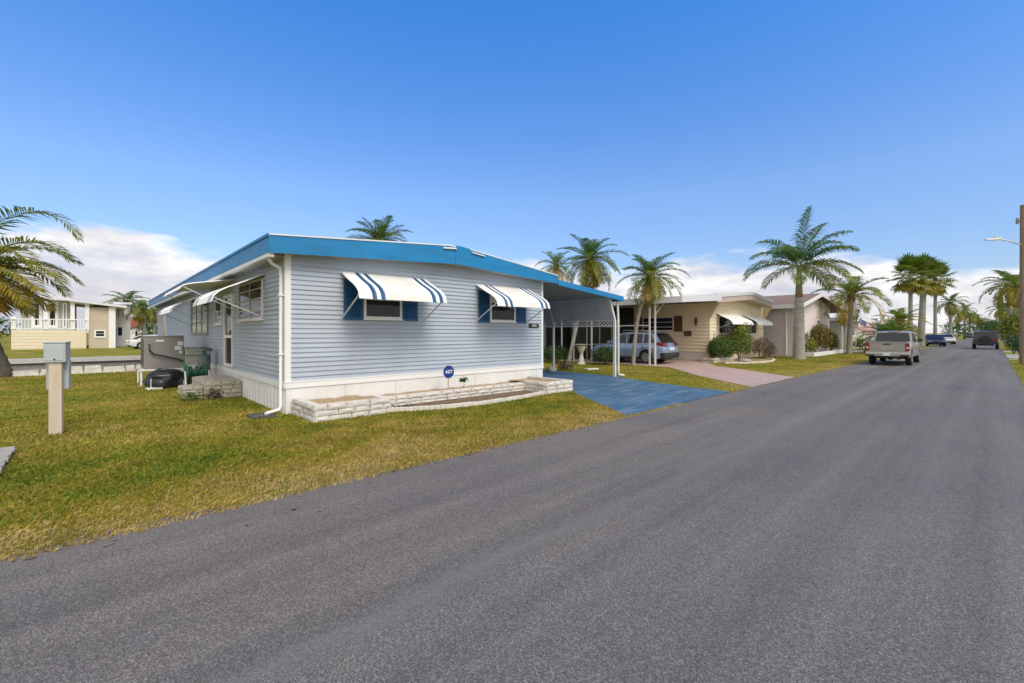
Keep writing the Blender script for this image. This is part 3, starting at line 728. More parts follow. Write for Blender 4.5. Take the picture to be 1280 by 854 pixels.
def edging(name, pts, label, h=.09, w=.1, group=None):
    mb = MB()
    P = []
    for i in range(len(pts)-1):
        for k in range(6): P.append((pts[i][0]+(pts[i+1][0]-pts[i][0])*k/6, pts[i][1]+(pts[i+1][1]-pts[i][1])*k/6))
    P.append(pts[-1])
    for i in range(len(P)-1):
        a, b = Vector((*P[i], 0)), Vector((*P[i+1], 0)); d = (b-a); n = Vector((-d.y, d.x, 0)).normalized()*w; e = d*.03
        hh = h+R_.uniform(-.006, .006)
        a2, b2 = a+e, b
        mb.hexa([a2, b2, b2+n, a2+n, a2+Vector((0, 0, hh)), b2+Vector((0, 0, hh)), b2+n+Vector((0, 0, hh)), a2+n+Vector((0, 0, hh))])
    return solo(name, mb, MATS['white_stone'], label, 'edging', (pts[0][0], pts[0][1], 0), group, bevel=.01)
edging('garden_edging', ed, 'curved pale concrete edging round the bare soil bed of the blue home')
mb = MB(); mb.add([(x, y+.05, .03) for x, y in ed]+[(8.8, 8.9, .05), (4.6, 8.9, .05)], [tuple(range(len(ed)+2))]); tag(mb.build('soil_bed', MATS['soil']), kind='structure')
bush('weed', (5.0, 8.7, .05), (.3, .12, .05), 60, .06, MATS['shrub_leaf'], 'low weeds in the soil bed at the left end of the curved edging', 'plant', seed=3, stem=False)
# seedling
rb = random.Random(4); T = Thing('seedling', 'small dark leafy seedling growing beside the blue security sign', 'plant', (6.97, 9.3, .2))
T.part('stem', (lambda m: (m.tube([(6.97, 9.3, .2), (6.99, 9.28, .32), (6.97, 9.27, .42)], .008, 5), m)[1])(MB()), MATS['bark'])
T.part('foliage', bush_mb((6.98, 9.27, .43), (.14, .1, .09), 26, .12, rb, t0=.1, t1=.4), MATS['shrub_leaf'], recalc=False)
# security sign
T = Thing('yard_sign', 'small blue octagonal security yard sign with white letters on a stake', 'sign', (6.45, 9.2, 0))
mb = MB(); oc = [(math.cos(rad(22.5+45*i)), math.sin(rad(22.5+45*i))) for i in range(8)]
SX, SY, SZ, SR = 6.45, 9.2, .68, .165
mb.prism([(SX+SR*a, SZ+SR*b) for a, b in oc], lambda u, v, w: (u, SY-w, v), 0, .012); pn = T.part('sign_panel', mb, M('sign_blue', (.008, .035, .23), .35, .05))
mb = MB(); mb.bar((SX, SY+.012, .1), (SX, SY+.012, .6), .02); T.part('stake', mb, M('stake', (.4, .36, .3), .6))
me = text_mesh('ADT', .105, .002); me.materials.append(MATS['white_clean'])
o = bpy.data.objects.new('lettering', me); COL.objects.link(o); o.parent = pn; o.rotation_euler = (rad(90), 0, 0); o.location = (0, -.015, SZ); o.scale = (1, 1.1, 1)
# splash block + leaves at downspout
mb = MB(); mb.box(2.2, 2.62, 9.5, 9.95, .0, .03); mb.box(2.2, 2.25, 9.5, 9.95, .03, .06); mb.box(2.25, 2.62, 9.5, 9.55, .03, .06); mb.box(2.25, 2.62, 9.9, 9.95, .03, .06)
solo('splash_block', mb, M('dark_block', (.09, .085, .08), .9, .3, 8), 'dark splash block under the white downspout at the corner', 'splash block', (2.4, 9.7, 0))
# utility pedestal
T = Thing('meter_pedestal', 'grey electric meter box on a tall pale wooden post standing in the lawn', 'meter post', (-.43, 10.35, 0))
d1 = Vector((.985, -.17, 0)); d2 = Vector((.17, .985, 0)); c = Vector((-.43, 10.4, 0))
def ob(mb, c, hu, hv, z0, z1, mi=0):
    a, b = d1*hu, d2*hv
    mb.hexa([c-a-b+Vector((0, 0, z0)), c+a-b+Vector((0, 0, z0)), c+a+b+Vector((0, 0, z0)), c-a+b+Vector((0, 0, z0)), c-a-b+Vector((0, 0, z1)), c+a-b+Vector((0, 0, z1)), c+a+b+Vector((0, 0, z1)), c-a+b+Vector((0, 0, z1))], mi)
mb = MB(); ob(mb, c, .078, .06, 0, 1.2); T.part('post', mb, M('post_wood', (.56, .47, .36), .8, .12, 4, bmp=.2, stretch=(4, 4, .4)), bevel=.008)
M('box_grey', (.42, .465, .46), .45, .06, 2, dirt=.15)
mb = MB(); ob(mb, c+d2*.15, .135, .08, .72, 1.2); bx = T.part('panel_box', mb, MATS['box_grey'], bevel=.01)
mb = MB(); ob(mb, c+d2*.06, .128, .15, 1.17, 1.48); ob(mb, c+d2*.06, .138, .16, 1.48, 1.505); hd = T.part('meter_box', mb, MATS['box_grey'], bevel=.008)
mb = MB(); ob(mb, c-d2*.093, .108, .004, 1.2, 1.45); T.part('cover', mb, MATS['box_grey'], hd, bevel=.003)
mb = MB(); ob(mb, c-d2*.1, .01, .005, 1.212, 1.235); T.part('latch', mb, MATS['black'], hd)
mb = MB(); ob(mb, c+d2*.17, .02, .02, 0, .72); T.part('conduit', mb, MATS['box_grey'])
# board walk
T = Thing('boardwalk', 'weathered grey slatted board platform lying on the grass at the left edge', 'boardwalk', (-1.7, 8.1, 0))
M('weathered_wood', (.33, .31, .28), .85, .25, 5, bmp=.5, bscale=25, stretch=(.5, 5, 5))
mb = MB(); y = 7.15
while y < 9.2: mb.box(-3.2, -.76-R_.uniform(0, .03), y, y+.135, .04, .075+R_.uniform(0, .006)); y += .152
T.part('slat', mb, MATS['weathered_wood'])
for a in (-.87, -2.6):
    mb = MB(); mb.box(a, a+.05, 7.15, 9.2, 0, .04); T.part('joist', mb, MATS['bark'])
# packaged air conditioner
T = Thing('air_conditioner', 'big grey packaged air conditioner standing beside the blue home wall', 'air conditioner', (1.7, 18, 0))
M('ac_grey', (.25, .235, .235), .5, .1, 2, dirt=.3)
mb = MB(); mb.box(1.17, 2.17, 17.9, 19.3, .52, 1.52); mb.box(1.15, 2.19, 17.88, 19.32, 1.521, 1.55)
b_ = T.part('cabinet', mb, MATS['ac_grey'], bevel=.015)
mb = MB(); mb.box(1.45, 1.66, 17.888, 17.898, 1.37, 1.42); T.part('badge', mb, MATS['white_clean'], b_)
mb = MB(); mb.box(1.93, 2.1, 17.888, 17.897, 1.1, 1.22); mb.box(2.0, 2.15, 17.886, 17.895, 1.24, 1.37); mb.box(2.04, 2.12, 17.888, 17.897, .98, 1.07); T.part('service_label', mb, MATS['white'], b_)
mb = MB(); mb.tube([(1.29, 17.87, 1.3), (1.3, 17.84, 1.1), (1.4, 17.83, .98), (1.7, 17.83, .9), (2.0, 17.83, .8), (2.3, 17.85, .68)], .022, 8); T.part('hose', mb, MATS['black'], smooth=True)
mb = MB()
for z in [.62+.07*i for i in range(12)]: mb.box(1.158, 1.169, 18.1, 19.1, z, z+.035)
T.part('grille', mb, MATS['black'], b_)
mb = MB()
for (x, y) in ((1.1, 17.95), (1.1, 19.2), (2.1, 17.95), (2.1, 19.2)):
    mb = MB(); mb.bar((x, y, 0), (x, y, .459), .05); T.part('leg', mb, MATS['white'])
for y in (17.9, 19.15):
    mb = MB(); mb.box(1.05, 2.2, y, y+.06, .46, .515); T.part('stand_rail', mb, MATS['white'])
mb = MB(); mb.box(2.19, 2.84, 17.6, 18.6, .62, 1.14); mb.box(2.17, 2.842, 17.58, 18.62, 1.141, 1.165); T.part('duct', mb, M('duct', (.5, .49, .44), .5, .1, dirt=.3), bevel=.01)
# black covered grill on the ground
T = Thing('covered_grill', 'low lumpy object wrapped in black plastic in front of the air conditioner', 'covered grill', (1.65, 16.95, 0))
mb = MB(); nu, nv = 26, 14; vs = []
for j in range(nv+1):
    for i in range(nu):
        a = 2*math.pi*i/nu; ph = j/nv*math.pi/2
        r = math.cos(ph)**.6 if j < nv else 0; z = .12+.4*math.sin(ph)
        k = 1+.16*mnoise.noise((math.cos(a)*2, math.sin(a)*2, j*.4))+.05*mnoise.noise((a*5, j*.9, 3))
        vs.append((1.65+.52*r*math.cos(a)*k, 16.95+.34*r*math.sin(a)*k, max(.05, z*(1+.25*mnoise.noise((math.cos(a)*1.6, math.sin(a)*1.6, 7))) if j else .06)))
mb.add(vs, [(j*nu+i, j*nu+(i+1) % nu, (j+1)*nu+(i+1) % nu, (j+1)*nu+i) for j in range(nv) for i in range(nu)])
T.part('cover', mb, M('black_plastic', (.012, .012, .016), .28, .2), smooth=True)
mb = MB(); mb.lathe([(0, -.03), (.13, -.03), (.15, 0), (.13, .03), (0, .03)], (2.02, 16.62, .15), 18, axis='y'); wl = T.part('wheel', mb, MATS['rubber'])
mb = MB(); mb.lathe([(0, -.034), (.07, -.034), (.07, .034), (0, .034)], (2.02, 16.62, .15), 12, axis='y'); T.part('hub', mb, MATS['alum'], wl)
mb = MB(); mb.tube([(1.25, 16.75, .05), (1.25, 16.72, .3)], .015, 6); mb.box(1.13, 1.5, 16.55, 16.85, 0, .05); T.part('foot', mb, MATS['white'])
# hose cart
T = Thing('hose_cart', 'green garden hose cart with two silver legs by the door steps', 'hose cart', (2.2, 15.9, 0))
M('cart_green', (.02, .15, .075), .4, .15)
mb = MB(); mb.lathe([(.1, -.2), (.1, .2)], (2.2, 15.9, .48), 16, axis='x')
for s in (-.22, .2): mb.lathe([(.04, s), (.27, s), (.27, s+.02), (.04, s+.02)], (2.2, 15.9, .48), 22, axis='x')
T.part('reel', mb, MATS['cart_green'])
mb = MB(); pts = []
for i in range(160): a = i*.42; pts.append((2.02+.36*(.5+.5*math.sin(i*.06)), 15.9+.19*math.cos(a), .48+.19*math.sin(a)))
mb.tube(pts, .016, 6); T.part('hose', mb, M('hose_green', (.02, .07, .045), .5, .2))
mb = MB(); mb.tube([(1.95, 15.75, .12), (1.94, 15.9, .6), (1.95, 16.05, .98), (2.45, 16.05, .98), (2.46, 15.9, .6), (2.45, 15.75, .12)], .02, 8); T.part('handle', mb, MATS['cart_green'], smooth=40)
for x in (1.93, 2.5):
    mb = MB(); mb.tube([(x, 15.5, .02), (x, 15.7, .55)], .022, 6); T.part('leg', mb, MATS['alum'])
for x in (1.9, 2.52):
    mb = MB(); mb.lathe([(.05, -.02), (.16, -.02), (.16, .02), (.05, .02)], (x, 16.1, .16), 18, axis='x'); T.part('wheel', mb, MATS['rubber'])
# domed stand
T = Thing('smoker', 'tall grey domed smoker standing against the blue wall behind the hose cart', 'smoker', (2.52, 16.6, 0))
mb = MB(); mb.lathe([(.13, .3), (.16, .32), (.16, .95), (.13, .98)], (2.52, 16.6, 0), 18); T.part('barrel', mb, M('smoker', (.16, .19, .2), .4, .2, metal=.3), smooth=40)
mb = MB(); mb.lathe([(.21, 1.08), (.23, 1.1), (.2, 1.16), (.1, 1.2), (.02, 1.22)], (2.52, 16.6, 0), 18); mb.lathe([(.05, .98), (.05, 1.08)], (2.52, 16.6, 0), 10); T.part('lid', mb, MATS['smoker'], smooth=40)
for a in (0, 2.1, 4.2):
    mb = MB(); mb.bar((2.52+.12*math.cos(a), 16.6+.12*math.sin(a), .32), (2.52+.17*math.cos(a), 16.6+.17*math.sin(a), 0), .03); T.part('leg', mb, MATS['smoker'])
# steps
M('tan_stone', (.45, .41, .34), .85, .25, 5, bmp=.5, bscale=25, dirt=.4)
T = Thing('door_steps', 'tan stone steps and landing under the side door of the blue home', 'steps', (2.4, 14, 0))
mb = MB(); stones(mb, PYm(13.3), 2.05, 2.82, 4, .105, 11, thick=.3, bl=.24); stones(mb, PXm(2.05), 13.3, 15.3, 4, .105, 12, thick=.3, bl=.24); mb.box(2.2, 2.82, 13.5, 15.3, .02, .43); T.part('landing', mb, MATS['tan_stone'])
mb = MB(); stones(mb, PXm(1.72), 14.2, 15.3, 2, .1, 13, thick=.3, bl=.24); mb.box(1.76, 2.03, 14.25, 15.28, .02, .208); T.part('tread', mb, MATS['tan_stone'])
T = Thing('brick_pile', 'short stacked pile of pale bricks next to the door steps', 'brick pile', (1.75, 13.7, 0))
mb = MB(); stones(mb, PYm(13.5), 1.62, 2.02, 4, .075, 15, thick=.4, bl=.22); T.part('brick', mb, MATS['tan_stone'])
bush('dry_plant', (2.2, 13.02, .14), (.2, .12, .16), 90, .13, MATS['twig_leaf'], 'withered brown plant in front of the tan door steps', 'plant', seed=8, t0=.1, t1=.7)
bush('groundcover_plant', (1.75, 13.2, .1), (.28, .16, .12), 120, .08, MATS['shrub_leaf'], 'low grey green plant beside the pale brick pile', 'plant', seed=9, t0=.3, t1=.8)
# ================================================================== palms
def feather_palm(name, label, base, crown, tr, nf, fl, seed, ll=.5, nl=30, elr=(-.7, 1.35), tint=(.2, .55), dr=(1.0, 1.7), group=None, bend=None, rings=14, tmat='trunk_grey', vee=.35, hang=.5, lw=.035, shaft=0, fronds=None, dead=0, boots=True, cat='palm tree'):
    rb = random.Random(seed); T = Thing(name, label, cat, base, group=group)
    b, c = Vector(base), Vector(crown)
    mid = bend if bend else (b+c)/2
    sh = Vector((0, 0, shaft))
    T.part('trunk', trunk_mb([b+Vector((0, 0, -.02)), b+Vector((0, 0, .25)), mid, c-sh], tr, rings, 14, rb), MATS[tmat], smooth=True)
    if shaft:
        m_ = MB(); m_.tube([c-sh-Vector((0, 0, .02)), c-sh*.8, c-sh*.35, c+Vector((0, 0, .15))], [tr[-1]*1.12, tr[-1]*1.02, tr[-1]*.8, tr[-1]*.45], 14); T.part('crownshaft', m_, MATS['crownshaft'], smooth=True)
    elif boots:
        m_ = MB()
        for i in range(40):
            a = i*2.4; z = -.55+.6*i/40; r = tr[-1]*1.0
            p = c+Vector((math.cos(a)*r, math.sin(a)*r, z)); m_.bar(p, p+Vector((math.cos(a)*.13, math.sin(a)*.13, .2)), .07, .03)
        T.part('frond_stubs', m_, MATS['trunk_dark'])
    mb = MB()
    if fronds is None:
        fronds = []
        for i in range(nf):
            q = (i+.5)/nf
            el = elr[1]+(elr[0]-elr[1])*q**.85
            fronds.append((i*2.39996+rb.uniform(-.25, .25), el, fl*rb.uniform(.85, 1.1)*(.75+.25*min(1, 3*q)), rb.uniform(*dr)*(.55+.5*q), tint[0]+(tint[1]-tint[0])*q+rb.uniform(-.08, .1)))
    for f in fronds:
        az, el, ln, dp, ti = f[:5]
        frond(mb, c+Vector((math.cos(az)*tr[-1]*.4, math.sin(az)*tr[-1]*.4, .05)), az, el, ln, dp, nl, ll, max(.01, min(.99, ti)), lw, vee, hang, rb=rb, side=rb.uniform(-.25, .25), rr=.012+.006*fl)
    for i in range(dead):
        az = rb.uniform(0, 6.28); frond(mb, c+Vector((0, 0, -.15)), az, -.5, fl*.8, .8, nl, ll*.8, .93, lw, vee, .9, rb=rb)
    T.part('crown', mb, MATS['palm_leaf'], recalc=False)
    return T
def fan_palm(name, label, base, h, r, rd, nl, seed, lean=(0, 0), group=None, tint=(.42, .74), skirt=14):
    rb = random.Random(seed); T = Thing(name, label, 'palm tree', base, group=group)
    b = Vector(base); c = b+Vector((lean[0], lean[1], h))
    T.part('trunk', trunk_mb([b, b+Vector((0, 0, .4)), (b+c)/2, c], [r*1.5, r*1.2, r, r*.9], 20, 12, rb), MATS['trunk_grey'], smooth=True)
    mb = MB()
    for i in range(nl):
        q = (i+.5)/nl; az = i*2.39996+rb.uniform(-.3, .3); el = 1.45-2.55*q+rb.uniform(-.15, .15)
        fan(mb, c+Vector((0, 0, .3-.6*q)), az, el, rd*rb.uniform(.8, 1.1), rd*rb.uniform(.75, 1.0), tint[0]+(tint[1]-tint[0])*q**1.5, rb, 20, .2+.75*q)
    for i in range(skirt):
        az = i*2.39996; fan(mb, c+Vector((0, 0, -.3-.5*rb.random())), az, -1.15+rb.uniform(-.15, .1), rd*.4, rd*.75, .9, rb, 12, .9)
    T.part('crown', mb, MATS['palm_leaf'], recalc=False)
    return T
# left foreground palm: camera-side fronds arching over the lawn
dirR = math.atan2(-.683, .7305)     # along the picture plane, to the right
def atd(px, t, z=0):    # point at depth t
    r = (px-640)/561; ca, sa = math.cos(ANG), math.sin(ANG); return ((ca+r*sa)*t, (sa-r*ca)*t, z)
LP = atd(-6, 16.6); LC = atd(-48, 16.5, 3.85)
FL = [(dirR+.05, 1.3, 5.5, 2.4, .52), (dirR+.3, .95, 3.9, 1.9, .6), (dirR-.25, .75, 3.6, 1.8, .62), (dirR+.12, .45, 3.7, 1.35, .66), (dirR-.1, .2, 3.5, 1.0, .7), (dirR+.2, -.05, 3.2, 1.0, .8), (dirR, -.2, 3.0, .9, .83), (dirR-.2, .05, 3.3, 1.1, .76), (dirR+.25, .3, 3.6, 1.3, .66), (dirR-.3, -.35, 2.3, .8, .84), (dirR+.1, -.6, 2.0, .6, .86),
      (dirR+.7, .5, 3.4, 1.4, .6), (dirR-.75, .6, 3.2, 1.5, .66), (dirR+1.2, .9, 3.8, 1.6, .5), (dirR+2.0, .7, 3.5, 1.5, .5), (dirR+2.8, .8, 3.8, 1.5, .5), (dirR-1.3, 1.0, 3.8, 1.7, .5), (dirR-2.0, .5, 3.5, 1.4, .5), (dirR-2.8, .2, 3.3, 1.2, .6), (dirR+3.6, 1.25, 4.5, 1.8, .35), (dirR-.9, 0, 2.6, 1.1, .78), (dirR+.9, -.2, 2.4, .9, .8)]
FL_OLD = [(dirR+.05, 1.0, 4.3, 1.75, .36), (dirR+.5, .75, 3.7, 1.5, .5), (dirR-.3, .55, 3.4, 1.3, .68), (dirR+.1, .3, 3.2, 1.15, .6), (dirR-.1, -.05, 2.7, 1.1, .8), (dirR+.35, -.35, 2.4, .9, .78),
      (dirR-.6, .2, 3.0, 1.3, .7), (dirR+.9, .6, 3.4, 1.4, .5), (dirR-.9, .9, 3.6, 1.5, .45), (dirR+1.6, .7, 3.5, 1.5, .5), (dirR+2.4, .6, 3.5, 1.4, .5), (dirR+3.1, .8, 3.6, 1.4, .5), (dirR-1.6, .5, 3.5, 1.5, .5), (dirR-2.3, .7, 3.5, 1.4, .5),
      (dirR+.2, 1.3, 3.6, 1.5, .3), (dirR-1.2, -.3, 2.5, 1.0, .85), (dirR-.35, -.55, 2.1, .7, .86), (dirR+.7, -.1, 2.6, 1.1, .74)]
feather_palm('feather_palm', 'yellowing palm with a thick dark trunk on the lawn before the cream deck house', LP, LC, [.5, .42, .34, .3], 0, 0, 21, ll=1.0, nl=60, fronds=FL, tmat='trunk_dark', rings=16, lw=.055, vee=.25, hang=.55, shaft=0)
# palms round the carport
feather_palm('feather_palm', 'tall slender palm leaning over the blue carport with a full round crown', (18.35, 15.2, 0), (19.3, 14.6, 5.5), [.15, .11, .095, .1], 34, 2.0, 22, ll=.5, nl=42, lw=.03, elr=(-1.0, 1.45), tint=(.25, .68), dr=(1.3, 2.0), bend=(18.75, 14.9, 2.6), dead=5)
feather_palm('feather_palm', 'slender curved palm growing before the beige home carport posts', (19.85, 12.3, 0), (20.5, 11.75, 4.45), [.14, .1, .09, .1], 30, 1.9, 23, ll=.5, nl=40, lw=.03, elr=(-.85, 1.4), tint=(.3, .7), dr=(1.25, 1.9), bend=(20.0, 12.15, 2.3), dead=3)
feather_palm('feather_palm', 'shorter palm rising behind the right end of the blue roof', atd(695, 36), atd(695, 36, 7.0), [.2, .16, .14, .13], 26, 2.2, 24, ll=.5, nl=28, elr=(-1.0, 1.4), tint=(.35, .75), dr=(1.3, 1.9), dead=5)
feather_palm('feather_palm', 'palm crown showing above the ridge of the blue home roof', (18.5, 37, 0), (18.5, 37, 9.7), [.25, .2, .17, .16], 36, 3.3, 25, ll=.85, nl=44, elr=(-.8, 1.4), tint=(.35, .7), dr=(1.1, 1.7), lw=.05)
# royal palm with explicit fronds: (angle in the picture plane handled as azimuth spread)
bR = dirR
FR_ = [(bR, 1.5, 3.8, .25, .28), (bR+.3, 1.22, 3.9, .8, .42), (bR-.25, .72, 3.6, 1.05, .26), (bR+.1, .3, 3.5, 1.2, .55), (bR+.45, .12, 3.5, 1.15, .74), (bR-.7, .25, 3.3, 1.1, .35), (bR+.9, .55, 3.4, 1.2, .4), (bR-.4, 1.15, 3.4, 1.2, .3),
       (bR+math.pi, 1.05, 3.3, 1.35, .3), (bR+math.pi+.2, .62, 3.5, 1.2, .2), (bR+math.pi-.2, .22, 3.4, 1.1, .52), (bR+math.pi+.6, .75, 3.3, 1.3, .3), (bR+math.pi-.7, .5, 3.3, 1.4, .45), (bR+1.5, .9, 3.3, 1.3, .3), (bR-1.5, .85, 3.2, 1.3, .35), (bR-1.1, .05, 3.1, 1.0, .55), (bR-2.1, -.05, 3.0, 1.0, .45), (bR+.2, -.3, 2.6, .8, .4), (bR+math.pi+.1, -.2, 2.7, .8, .45), (bR-.9, .7, 3.2, 1.2, .4)]
feather_palm('royal_palm', 'royal palm with a thick grey bulging trunk in front of the pink home', (32.3, 8.25, 0), (32.3, 8.25, 5.75), [.55, .34, .28, .19], 0, 0, 26, ll=1.05, nl=58, fronds=FR_, tmat='trunk_royal', rings=22, lw=.05, vee=.3, hang=.9, shaft=1.85)
# palm behind the pickup, bushy palms, fan palms
feather_palm('feather_palm', 'yellowing palm with drooping fronds behind the parked pickup', (43.0, 7.6, 0), (43.2, 7.5, 4.5), [.25, .2, .18, .17], 18, 3.0, 27, ll=.8, nl=44, elr=(-.35, 1.25), tint=(.4, .8), dr=(1.5, 2.1), lw=.06, rings=12)
def at(px, y, z=0):     # ground point seen at column px on the line Y = y
    r = (px-640)/561; ca, sa = math.cos(ANG), math.sin(ANG); t = y/(sa-r*ca); return ((ca+r*sa)*t, y, z)
fan_palm('fan_palm', 'fan palm with a brown dead skirt, left of the tall pair beyond the pickup', atd(1138, 48), 7.8, .19, 1.25, 42, 31, (.1, 0))
fan_palm('fan_palm', 'thick trunked fan palm, nearest of the tall trio beyond the pickup', atd(1151, 52), 8.3, .31, 1.35, 44, 32, (.9, -.2))
fan_palm('fan_palm', 'slim fan palm, right of the tall trio and closest to the dark blue car', atd(1169, 64), 9.2, .2, 1.5, 40, 33, (.1, 0))
feather_palm('bushy_palm', 'low bushy green palm clump directly behind the pickup cab', atd(1113, 36), Vector(atd(1113, 36, 1.1)), [.3, .28, .25, .2], 30, 2.3, 34, ll=.6, nl=26, elr=(-.2, 1.4), tint=(.3, .6), dr=(1.2, 1.8), lw=.07, cat='palm')
feather_palm('bushy_palm', 'yellow topped young palm between the pickup and the fan palms', atd(1126, 38), Vector(atd(1126, 38, 2.6)), [.2, .18, .15, .13], 18, 1.9, 35, ll=.55, nl=24, elr=(-.4, 1.3), tint=(.45, .85), dr=(1.1, 1.7), lw=.07, cat='palm')
feather_palm('bushy_palm', 'drooping brown green palm clump beside the pickup right mirror', atd(1130, 43), Vector(atd(1130, 43, 1.4)), [.25, .22, .2, .16], 22, 1.5, 36, ll=.55, nl=24, elr=(-.7, 1.3), tint=(.35, .8), dr=(1.4, 2.0), lw=.07, cat='palm')
# row of palms receding along the left kerb
proto = feather_palm('street_palm', 'palm with grey trunk first in the row beyond the dark blue car', (0, 0, 0), (0, 0, 5.6), [.3, .24, .2, .17], 20, 2.7, 41, ll=.62, nl=26, elr=(-.9, 1.3), tint=(.3, .75), dr=(1.4, 2.1), lw=.075, rings=10, group='palms lining the far left side of the street').o
proto2 = feather_palm('street_palm', 'slim street palm', (0, 0, 0), (0, 0, 5.2), [.22, .17, .15, .13], 16, 2.3, 42, ll=.55, nl=24, elr=(-1.0, 1.3), tint=(.4, .85), dr=(1.4, 2.1), lw=.08, rings=8, group='palms lining the far left side of the street').o
ROW = [(1188, 6.5, 1.5, 0, 'palm with grey trunk first in the row beyond the dark blue car'), (1198, 6.8, 1.35, 1, 'small palm second in the row, beside the white parked car'), (1206, 6.0, 1.5, 0, 'dense palm third in the row of street palms'),
       (1212, 6.0, 1.5, 0, 'full palm fourth in the row, above the green pickup'), (1217, 5.8, 1.6, 1, 'slim palm fifth in the row of street palms'), (1221.5, 5.8, 1.7, 0, 'far palm next to last in the row of street palms'), (1227, 5.4, 2.1, 1, 'drooping palm at the far end of the row of street palms')]
used = set()
for (px, y, s, k, lb) in ROW:
    src = (proto, proto2)[k]
    if k not in used: o = src; used.add(k)
    else: o = copy_tree(src)
    p = at(px, y); o.location = p; o.rotation_euler[2] = R_.uniform(0, 6.28); o.scale = (s, s, s*R_.uniform(.95, 1.1)); o['label'] = lb
# far right side palms
RT = [(1262, 55, 1.35, 0, 'blue green palm leaning beside the utility pole'), (1271, 48, 1.25, 1, 'palm partly hidden behind the utility pole'), (1253, 80, 1.1, 1, 'distant slim palm on the right kerb'), (1258, 68, .95, 0, 'middle palm on the right kerb behind the dark jeep')]
for (px, t, s, k, lb) in RT:
    o = copy_tree((proto, proto2)[k]); o.location = atd(px, t); o.rotation_euler[2] = R_.uniform(0, 6.28); o.scale = (s, s, s); o['label'] = lb; o['group'] = 'palms on the right side of the street'
bush('bush', (*atd(1270, 44)[:2], 2.2), (1.3, 1.3, 1.7), 1800, .28, MATS['shrub_leaf'], 'bright yellow green tree beside the utility pole', 'small tree', seed=61, t0=.6, t1=1.0)
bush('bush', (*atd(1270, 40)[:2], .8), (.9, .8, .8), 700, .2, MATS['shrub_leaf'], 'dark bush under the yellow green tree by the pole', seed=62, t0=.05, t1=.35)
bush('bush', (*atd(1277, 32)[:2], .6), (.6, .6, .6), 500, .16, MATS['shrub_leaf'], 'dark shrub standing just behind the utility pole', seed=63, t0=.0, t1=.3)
# left background palms
for i, (px, t, h, s, k, lb) in enumerate([(158, 60, 0, 1.0, 0, 'green palm beside the white wall of the canal house'), (180, 54, 0, .78, 0, 'drooping olive palm left of the blue roof corner'), (193, 62, 0, .8, 1, 'ragged palm just behind the far corner of the blue home')]):
    o = copy_tree((proto, proto2)[k]); o.location = atd(px, t); o.rotation_euler[2] = 1.3*i; o.scale = (s*1.25, s*1.25, s*1.05); o['label'] = lb; o['group'] = 'palms across the canal'

# ================================================================== beige home with its carport
M('beige', (.84, .73, .53), .6, .06, 1.2, stretch=(.4, .4, 6), dirt=.1)
M('roof_white', (.66, .67, .7), .45, .06)
M('pinkpanel', (.50, .40, .37), .5, .08)
BX0, BX1, BY = 25.83, 34.6, 11.05
T = Thing('mobile_home', 'beige sided mobile home with white roof edge, white awnings and open carport', 'mobile home', (BX0, BY, 0))
F2, S2 = PYm(BY), PXm(BX0)
def bt(x): return 3.62+.42*max(0, 1-abs(x-30.2)/4.8)
mb = MB(); siding(mb, F2, BX0+.08, BX1, .55, lambda u: bt(u)-.1, ex=.2, proud=.03); T.part('front_wall', mb, MATS['beige'])
mb = MB(); siding(mb, S2, BY+.08, 26, .55, 3.4, ex=.2, proud=.045); T.part('side_wall', mb, MATS['beige'])
mb = MB(); mb.box(BX0+.005, BX1, BY+.005, 26, .0, 3.35); T.part('wall_core', mb, MATS['beige'])
mb = MB(); mb.box(BX0-.024, BX0+.09, BY-.024, BY+.09, .5, 2.4); T.part('corner_trim', mb, MATS['beige'])
for x in (BX0-.022, BX1-.05):   # wing brackets flaring out under the eave
    mb = MB()
    mb.prism([(BY+.03, 2.35), (BY-.62, 3.45), (BY+.2, 3.45)], lambda u, v, w: (w, u, v), x, x+.05)
    T.part('wing_bracket', mb, M('beige_trim', (.72, .61, .43), .5, .05))
mb = MB()
for i in range(12):
    a, b = 25.0+9.2*i/12, 25.0+9.2*(i+1)/12
    for (z0, z1, o_, mi) in ((-.30, .0, 0, 1), (0.001, .19, .04, 0)):
        mb.hexa([(a, BY-.75-o_, bt(a)+z0), (b, BY-.75-o_, bt(b)+z0), (b, BY-.7, bt(b)+z0), (a, BY-.7, bt(a)+z0), (a, BY-.75-o_, bt(a)+z1), (b, BY-.75-o_, bt(b)+z1), (b, BY-.7, bt(b)+z1), (a, BY-.7, bt(a)+z1)], mi)
T.part('front_fascia', mb, [MATS['roof_white'], MATS['pinkpanel']])
mb = MB()
for i in range(12):
    a, b = 25.0+9.2*i/12, 25.0+9.2*(i+1)/12
    mb.hexa([(a, BY-.7, bt(a)-.03), (b, BY-.7, bt(b)-.03), (b, 26, bt(b)-.03), (a, 26, bt(a)-.03), (a, BY-.7, bt(a)+.15), (b, BY-.7, bt(b)+.15), (b, 26, bt(b)+.15), (a, 26, bt(a)+.15)])
T.part('roof', mb, MATS['roof_white'])
mb = MB()
for i in range(12):
    a, b = 25.0+9.2*i/12, 25.0+9.2*(i+1)/12
    mb.hexa([(a, BY-.69, bt(a)-.28), (b, BY-.69, bt(b)-.28), (b, BY+.02, bt(b)-.28), (a, BY+.02, bt(a)-.28), (a, BY-.69, bt(a)-.25), (b, BY-.69, bt(b)-.25), (b, BY+.02, bt(b)-.25), (a, BY+.02, bt(a)-.25)])
T.part('soffit', mb, M('soffit_cream', (.5, .45, .35), .6, .08))
mb = MB(); mb.pbox(F2, BX0, BX1, 0, .53, .004, .02); T.part('skirting', mb, MATS['beige_trim'])
mb = MB(); u = BY+.1
